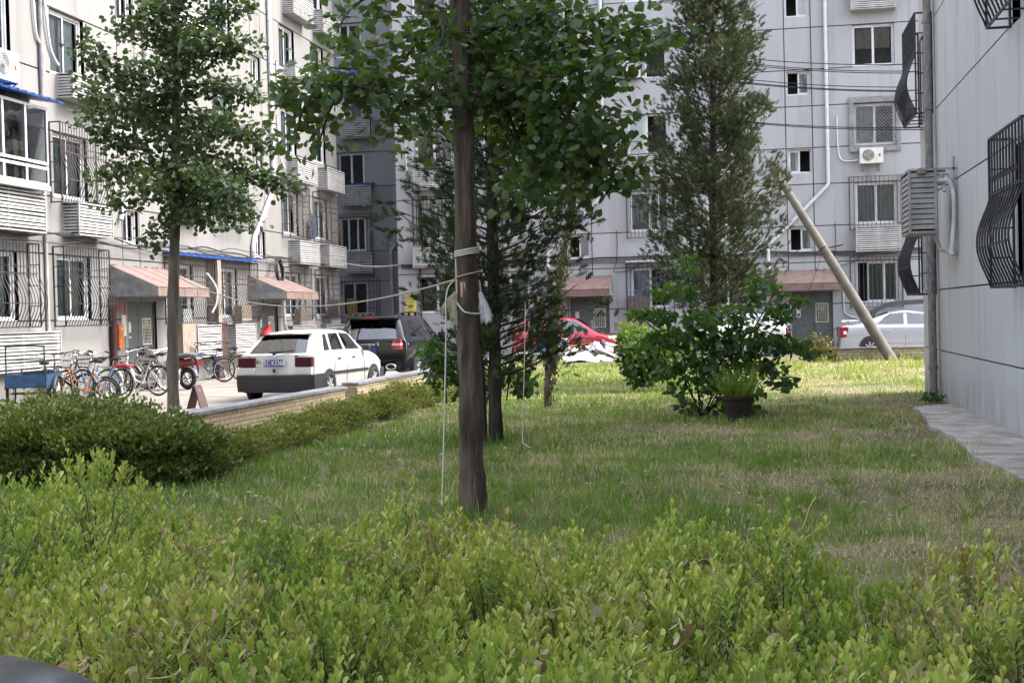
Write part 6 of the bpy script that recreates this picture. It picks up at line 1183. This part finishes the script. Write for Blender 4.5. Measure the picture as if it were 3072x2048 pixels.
# clumps of tall coarse grass in the lawn
P, A, Sc = [], [], []
for i in range(130):
    u_, v_ = rng.uniform(1250, 2950), rng.uniform(1330, 1640); c = np.array(at_z(u_, v_, LZ))
    if c[0] > 2.0: continue
    k = int(rng.integers(14, 40)); a = rng.random(k) * 6.28; P.append(c + np.stack([np.cos(a), np.sin(a), a * 0], 1) * rng.uniform(.01, .07, (k, 1))); A.append(np.stack([np.cos(a) * .5, np.sin(a) * .5, np.ones(k)], 1) + rng.normal(size=(k, 3)) * .3); Sc.append(rng.uniform(.09, .20, k))
for i in range(150):
    u_, v_ = rng.uniform(1560, 2760), rng.uniform(1085, 1150); c = np.array(at_z(u_, v_, LZ)); k = int(rng.integers(12, 30)); a = rng.random(k) * 6.28; P.append(c + np.stack([np.cos(a), np.sin(a), a * 0], 1) * rng.uniform(.02, .25, (k, 1))); A.append(np.stack([np.cos(a) * .4, np.sin(a) * .4, np.ones(k)], 1) + rng.normal(size=(k, 3)) * .3); Sc.append(rng.uniform(.12, .34, k))
P, A, Sc = (np.concatenate(v) for v in (P, A, Sc)); k = len(P); yl = np.linalg.norm(P, axis=1) > 22
g = obj('tall_grass', leaf_mesh('tall_grass', *T_BLAD, P, A, rng.normal(size=(k, 3)), Sc, np.where(yl, np.clip(rng.normal(.5, .15, k), 0, 1), np.clip(rng.normal(.22, .12, k), 0, .6)), grass_m, np.where(yl, .07, .045))); g['kind'] = 'stuff'
# straw and dead leaves on the concrete strip
n = 900; y = rng.uniform(9, 21, n); P = np.stack([2.2 + .75 * rng.random(n) ** 1.6, y, np.full(n, LZ + .09)], 1); a = rng.random(n) * 6.28
g = obj('dead_leaves', leaf_mesh('dead_leaves', *T_DIAM, P, np.stack([np.cos(a), np.sin(a), a * 0 + .1], 1), np.tile([0., 0, 1], (n, 1)), rng.uniform(.02, .06, n), rng.random(n), MATS['withered_leaf'], .5)); g['kind'] = 'stuff'

n = 2600; r_ = rng.uniform(-.38, .38, n); f_ = np.sqrt(rng.uniform(36, 620, n)); P = (r_ * f_)[:, None] * RX + f_[:, None] * UP; ok = (P[:, 0] > -5.4) & (P[:, 0] < 2.2) & (f_ > back_edge(r_ * f_)); P = P[ok]; n = len(P); P[:, 2] = LZ + rng.uniform(.01, .06, n); a = rng.random(n) * 6.28
g = obj('leaf_litter', leaf_mesh('leaf_litter', *T_OVAT, P, np.stack([np.cos(a), np.sin(a), rng.normal(size=n) * .2], 1), np.tile([0., 0, 1], (n, 1)) + rng.normal(size=(n, 3)) * .4, rng.uniform(.025, .055, n), rng.random(n), MATS['withered_leaf'], .9)); g['kind'] = 'stuff'

# ================================================================== ropes, pole, rubbish, person
rope_m = mat('grey_rope', (.34, .32, .27), .9, .15, 60); rope_w = mat('pale_rope', (.50, .48, .42), .9, .1, 60)
def rope(label, pts, r, m_=rope_m, cat='rope', name='rope'): mb = MB(); mb.tube(pts, r, 6); return tag(mb.build(name, m_, None, True), label, cat)
axis = lambda y: at_d(lerp(1421, 1381, (1552 - y) / 1552), y, d1); TR = lambda y: np.interp(y, [0, 400, 800, 1250, 1552], [.072, .080, .084, .090, .098])
rope('taut clothesline from the thick trunk across to the young tree', sag(axis(838) + CR * -.088, at_d(538, 832, d2 - .08), .30, 20), .0075)
def wind(y0, y1, turns, off=.004, n=20):
    P = []
    for i in range(int(n * turns) + 1): a = 2 * PI * i / n; y = lerp(y0, y1, i / (n * turns)); c = axis(y); P.append(c + (CR * math.cos(a) + f0 * math.sin(a)) * (TR(y) + off + .006) + Vector((0, 0, .02 * math.cos(a))))
    return P
front = lambda x, y, o=.012: (lambda c, s: c + CR * s * TR(y) - f0 * (TR(y) * math.sqrt(max(0, 1 - s * s)) + o))(axis(y), max(-.99, min(.99, (x - lerp(1421, 1381, (1552 - y) / 1552)) * d1 / FPX / TR(y))))
rope('pale cord wound round the thick trunk with a loop hanging down it', wind(745, 765, 3) + path_pts([front(x, y) for x, y in ((1352, 775), (1362, 800), (1366, 850), (1364, 880), (1368, 905), (1385, 925), (1402, 938))] + [axis(940) + CR * .10 - f0 * .04, axis(928) + CR * .115 + f0 * .01, axis(880) + CR * .10, axis(840) + CR * .09]), .0072, rope_w)
rope('tan cord tied once round the thick trunk above the bare patch', wind(832, 820, 1.1), .0065, mat('tan_rope', (.36, .29, .18), .9, .1, 60)); rope('white cord hanging straight down the left side of the thick trunk', path_pts([axis(840) + CR * -.10, at_d(1340, 880, d1 - .05), at_d(1338, 1020, d1 - .05), at_d(1333, 1250, d1 - .1), at_d(1326, 1515, d1 - .2)]), .006, rope_w)
rope('thin pale string hanging from the cypress down to the grass', path_pts([at_d(1576, 905, 15.6), at_d(1573, 1100, 15.6), at_d(1568, 1300, 15.6), at_d(1572, 1330, 15.4), at_d(1592, 1342, 15.2)]), .005, rope_w)
def tassel(label, start, dirs, n, ln, m_): 
    mb = MB()
    for i in range(n):
        d = Vector(dirs) + Vector(tuple(rng.normal(size=3) * .12)); p = Vector(start) + Vector(tuple(rng.normal(size=3) * .008)); L_ = ln * rng.uniform(.6, 1.1); mb.tube(path_pts([p, p + d * L_ * .5, p + d * L_ * .85 + Vector((0, 0, -.3)) * L_ * .5 + CR * rng.normal() * .01], 4), [.003] * 8 + [.0012], 3, False)
    return tag(mb.build('frayed_tassel', m_), label, 'tassel')
straw_m = mat('straw_fibre', (.50, .46, .34), .9, .15); white_f = mat('white_fibre', (.70, .70, .70), .9, .1)
tassel('straw-coloured frayed rope end on the left of the thick trunk', axis(880) + CR * -.095 - f0 * .02, -CR * .75 - Vector((0, 0, .9)), 90, .15, straw_m); tassel('long straw strands hanging below on the left of the thick trunk', axis(890) + CR * -.10 - f0 * .02, -CR * .06 - Vector((0, 0, 1.)), 40, .22, straw_m); tassel('white frayed rope end on the right of the thick trunk', axis(882) + CR * .095 - f0 * .02, CR * .30 - Vector((0, 0, 1.)), 110, .20, white_f)
pm = mat('bare_wood_patch', (.48, .30, .17), .8, .15, 20, stretch=(1, 1, .2))
for lab, quad_ in (('upper pale bare patch where bark is peeled off the thick trunk', ((1381, 846), (1397, 847), (1400, 889), (1384, 891))), ('lower small bare patch of peeled bark on the thick trunk', ((1354, 1116), (1374, 1114), (1375, 1138), (1358, 1141)))):
    mb = MB(); a, b, c, d = [Vector((*q, 0)) for q in quad_]; q4 = lambda i, j: a.lerp(b, i / 4).lerp(d.lerp(c, i / 4), j / 4)
    for i in range(4):
        for j in range(4): mb.quad(*[front(q4(ii, jj).x, q4(ii, jj).y, .004) for ii, jj in ((i, j + 1), (i + 1, j + 1), (i + 1, j), (i, j))])
    o = mb.build('bare_patch', pm); tr_ = [o2 for o2 in bpy.data.objects if o2.name.startswith('fan_leaf_tree')][0]; o.parent = tr_; o.location = -tr_.location
# leaning concrete brace pole
pb = at_z(2682, 1082, LZ); pt = at_d(2304, 481, 40.3); t = thing('leaning_pole', 'round concrete pole leaning left from the far wall into the cypress', 'pole', pb); mb = MB(); mb.tube([Vector((0, 0, -.1)), (pt - pb) * .5, pt - pb], [.165, .14, .10], 18); mb.build('shaft', mat('pale_concrete_pole', (.125, .112, .096), .85, .12, 3, bump=.3, bscale=30), t, 40); mb = MB(); c = (pt - pb) * .545; mb.tube([c - (pt - pb).normalized() * .02, c + (pt - pb).normalized() * .02], .145, 16); mb.bar(c, c + Vector((.55, .0, .10)), .04); mb.build('clamp', rust, t)
rope('faint wire from the pole clamp down toward the entrance', sag(pb + c, at_axis(2410, 905, 1, 46), .1), .008, cable, 'wire', 'wire')

# rubbish heap by the red car
hz = 44.0
def hp(px, z, dy=0.): p = at_axis(px, 1000, 1, 43.6 + dy); return Vector((p.x, 43.6 + dy, z))
rub_m = mat('mixed_rubble', (.34, .31, .28), .9, .3, 7, bump=.5); mb = MB(); c = hp(1745, 0)
for i in range(150):
    a, r = rng.random() * 6.28, rng.random() ** .6; x, y = math.cos(a) * 1.5 * r, math.sin(a) * .8 * r; z = LZ + .30 * (1 - r) * rng.random(); s = rng.uniform(.05, .16); mb.box(-s, s, -s * .7, s * .7, -s * .4, s * .4, Matrix.Translation((c.x + x, c.y + y, z + s * .3)) @ Matrix.Rotation(rng.random() * 3, 4, 'Z') @ Matrix.Rotation(rng.normal() * .5, 4, 'X'))
tag(mb.build('rubble', rub_m), kind='stuff')
wp_c = mat('white_ceramic', (.74, .74, .74), .12, .03, coat=.5)
t = thing('discarded_toilet', 'white toilet bowl tipped on its back on the rubbish heap', 'toilet', hp(1692, LZ + .10, -.3), .1)
mb = MB(); pr = [(.19, .0, .42, .95), (.21, .02, .40, 1.2), (.205, .10, .36, 1.2), (.17, .28, .28, 1.1), (.13, .42, .16, 1.)]
def oval(cx, cy, cz, rx, rz, n=22): return [(cx + rx * math.cos(2 * PI * i / n), cy, cz + rz * math.sin(2 * PI * i / n)) for i in range(n)]
rings = [oval(0, -.20, .40, .115, .19), oval(0, -.25, .40, .135, .215), oval(0, -.26, .40, .165, .26), oval(0, -.24, .40, .20, .30), oval(0, -.18, .40, .205, .305), oval(0, .0, .36, .17, .25), oval(.02, .16, .26, .12, .20), oval(.03, .26, .18, .12, .19)]
for A_, B_ in zip(rings, rings[1:]):
    for i in range(22): mb.quad(A_[i], A_[(i + 1) % 22], B_[(i + 1) % 22], B_[i])
mb.quad(*rings[-1]); mb.build('bowl', wp_c, t, 50); mb = MB(); mb.quad(*reversed(oval(0, -.19, .40, .118, .195))); mb.build('bowl_inside', mat('stained_ceramic', (.50, .46, .40), .4, .1), t)
panel_box('foot', wp_c, t, -.34, -.12, -.12, .16, -.05, .30, .04)
def crumple(name, label, cat, c, sx, sy, sz, m_, n=9):
    me = bpy.data.meshes.new(name); vs, fs = [], []
    for j in range(n + 1):
        for i in range(n + 1): u, v = i / n - .5, j / n - .5; b = max(0, 1 - 3.2 * (u * u + v * v)); vs.append((u * sx + .06 * sx * noise.noise((u * 6, v * 6, c.x)), v * sy, sz * b * (.7 + .5 * noise.noise((u * 5 + 3, v * 5, c.x))) + .05 * noise.noise((u * 9, v * 9, c.x + 3))))
    for j in range(n):
        for i in range(n): b = j * (n + 1) + i; fs.append((b, b + 1, b + n + 2, b + n + 1))
    me.from_pydata(vs, [], fs); me.materials.append(m_); o = obj(name, me, None, c); tag(o, label, cat); return o
crumple('plastic_sheet', 'white plastic sheet spread at the foot of the rubbish heap', 'sheet', hp(1735, LZ + .02, -.8), 1.3, .9, .42, white_p); crumple('rubbish_sack', 'grey crumpled sack on top of the rubbish heap', 'bag', hp(1787, LZ + .34, -.2), .5, .45, .42, mat('grey_sack', (.45, .46, .48), .7, .2, 9)); crumple('rubbish_sack', 'dark cloth bundle behind the grey sack on the heap', 'bag', hp(1808, LZ + .40, .2), .45, .4, .38, black_p); crumple('plastic_sheet', 'small white plastic scrap at the right end of the heap', 'sheet', hp(1800, LZ + .02, -.7), .8, .6, .25, white_p)
def tilted(name, label, cat, c, s, m_, rx, ry, rz): mb = MB(); mb.box(-s[0] / 2, s[0] / 2, -s[1] / 2, s[1] / 2, -s[2] / 2, s[2] / 2); o = mb.build(name, m_, None, False, c, (rx, ry, rz)); tag(o, label, cat); bm = o.modifiers.new('edge', 'BEVEL'); bm.width = .012; return o
tilted('broken_board', 'pale broken board lying across the rubbish heap', 'board', hp(1745, LZ + .42, -.1), (.75, .3, .05), white_p, .3, -.15, .2); tilted('carton', 'cream carton leaning at the right of the heap', 'box', hp(1835, LZ + .42, 0.), (.45, .3, .22), cream, .2, .3, .3); tilted('broken_board', 'white board sloping down on the right of the heap', 'board', hp(1822, LZ + .28, -.3), (.6, .3, .05), white_p, .1, .45, .1); tilted('timber_stick', 'thin orange timber stick resting on the heap', 'stick', hp(1745, LZ + .55, -.3), (.75, .03, .03), mat('orange_wood', (.42, .24, .09), .8), 0, -.12, .1); tilted('broken_sheet', 'dark broken panel standing in the middle of the heap', 'board', hp(1752, LZ + .22, -.3), (.06, .4, .45), iron, 0, .15, .4)
# flat cart and the person on it
cp_ = hp(1612, 0, .4); t = thing('flat_cart', 'low flat cart with a pale edge that the person stands on', 'cart', cp_); panel_box('platform', cement, t, -.75, .75, -.4, .4, .30, .38); panel_box('rail', white_p, t, -.78, .78, -.43, -.401, .32, .39)
for x in (-.5, .5): mb = MB(); mb.ring((x, -.3, .16), (0, 1, 0), .12, .04, 18, 6); mb.build('wheel', rubber, t, True); mb = MB(); mb.ring((x, .3, .16), (0, 1, 0), .12, .04, 18, 6); mb.build('wheel', rubber, t, True)
panel_box('load', mat('pinkish_load', (.45, .38, .36), .8, .3, 12), t, -.1, .6, -.39, -.1, .10, .30, .02)
def person(label, loc, rz):
    t = thing('person', label, 'person', loc, rz); J = dict(pel=(0, 0, .92, .15), bel=(0, .0, 1.06, .15), che=(0, -.02, 1.28, .165), nk0=(0, -.03, 1.43, .09), nk=(0, -.05, 1.50, .058), hd=(0, -.09, 1.60, .092), hd2=(0, -.10, 1.68, .09))
    E_ = [('pel', 'bel'), ('bel', 'che'), ('che', 'nk0'), ('nk0', 'nk'), ('nk', 'hd'), ('hd', 'hd2')]
    for s, n in ((1, 'l'), (-1, 'r')):
        J.update({'hip' + n: (s * .10, .01, .86, .105), 'kn' + n: (s * .12, -.05 if s > 0 else .02, .48, .068), 'an' + n: (s * .13, .03, .09, .045), 'to' + n: (s * .15, -.12, .04, .038), 'sh' + n: (s * .18, -.02, 1.38, .068), 'el' + n: (s * .27, -.02, 1.10, .046), 'wr' + n: (s * .27, -.16, .88, .032), 'ha' + n: (s * .26, -.20, .80, .038)})
        E_ += [('pel', 'hip' + n), ('hip' + n, 'kn' + n), ('kn' + n, 'an' + n), ('an' + n, 'to' + n), ('nk0', 'sh' + n), ('sh' + n, 'el' + n), ('el' + n, 'wr' + n), ('wr' + n, 'ha' + n)]
        for f in range(4): k = 'f%d%s' % (f, n); J[k] = (s * (.245 + .014 * f), -.225, .725 + .008 * abs(f - 1.5), .009); E_.append(('ha' + n, k))
        J['th' + n] = (s * .215, -.22, .78, .010); E_.append(('ha' + n, 'th' + n))
    ks = list(J); me = bpy.data.meshes.new('body'); me.from_pydata([J[k][:3] for k in ks], [(ks.index(a), ks.index(b)) for a, b in E_], []); o = obj('body', me); sk = o.modifiers.new('skin', 'SKIN'); su = o.modifiers.new('sub', 'SUBSURF'); su.levels = su.render_levels = 2
    for i, k in enumerate(ks): v = me.skin_vertices[0].data[i]; v.radius = (J[k][3], J[k][3] * (.72 if k in ('che', 'bel', 'pel') else 1)); v.use_root = k == 'pel'
    me2 = bpy.data.meshes.new_from_object(o.evaluated_get(bpy.context.evaluated_depsgraph_get())); bpy.data.objects.remove(o); skin_m = mat('skin', (.42, .22, .13), .55, .06)
    for mm in (skin_m, mat('navy_shirt', (.012, .014, .028), .85, .2), mat('dark_trousers', (.018, .02, .028), .85, .2), mat('shoe', (.02, .02, .02), .6)): me2.materials.append(mm)
    for p in me2.polygons: c = p.center; p.material_index = 3 if c.z < .09 else 2 if c.z < .98 and abs(c.x) < .22 and not (c.y < -.12 and c.z > .6) else 1 if c.z < 1.47 and not (abs(c.x) > .235 and c.z < 1.22) else 0; p.use_smooth = True
    me2.name = 'body'; b = obj('body', me2, t)
    mb = MB(); mb.tube([(0, -.085, 1.66), (0, -.09, 1.72), (0, -.09, 1.755)], [.108, .10, .05], 14); mb.box(-.08, .08, -.27, -.17, 1.665, 1.68); mb.build('cap', mat('orange_brown_cap', (.42, .17, .07), .8, .1), t, 40); mb = MB(); mb.tube([(0, -.19, 1.62), (0, -.215, 1.585), (0, -.19, 1.57)], [.01, .018, .012], 6); [mb.box(s * .04 - .014, s * .04 + .014, -.186, -.176, 1.622, 1.634) for s in (1, -1)]; mb.box(-.025, .025, -.188, -.178, 1.535, 1.543); mb.build('face', mat('face_tone', (.32, .15, .09), .6), t); return t
person('person in dark navy shirt and orange-brown cap standing half hidden by the cypress', cp_ + Vector((-.08, 0, .38)), .5); t = thing('bucket', 'blue bucket on the flat cart beside the person', 'bucket', cp_ + Vector((.22, -.12, .38))); mb = MB(); mb.tube([(0, 0, 0), (0, 0, .30)], [.10, .14], 16, False); mb.tube([(0, 0, 0), (0, 0, .01)], .10, 16); mb.build('pail', mat('blue_plastic', (.03, .12, .40), .5), t, 40); mb = MB(); mb.ring((0, 0, .30), (0, 1, 0), .14, .006, 14, 4, 0, PI); mb.build('handle', chrome, t)
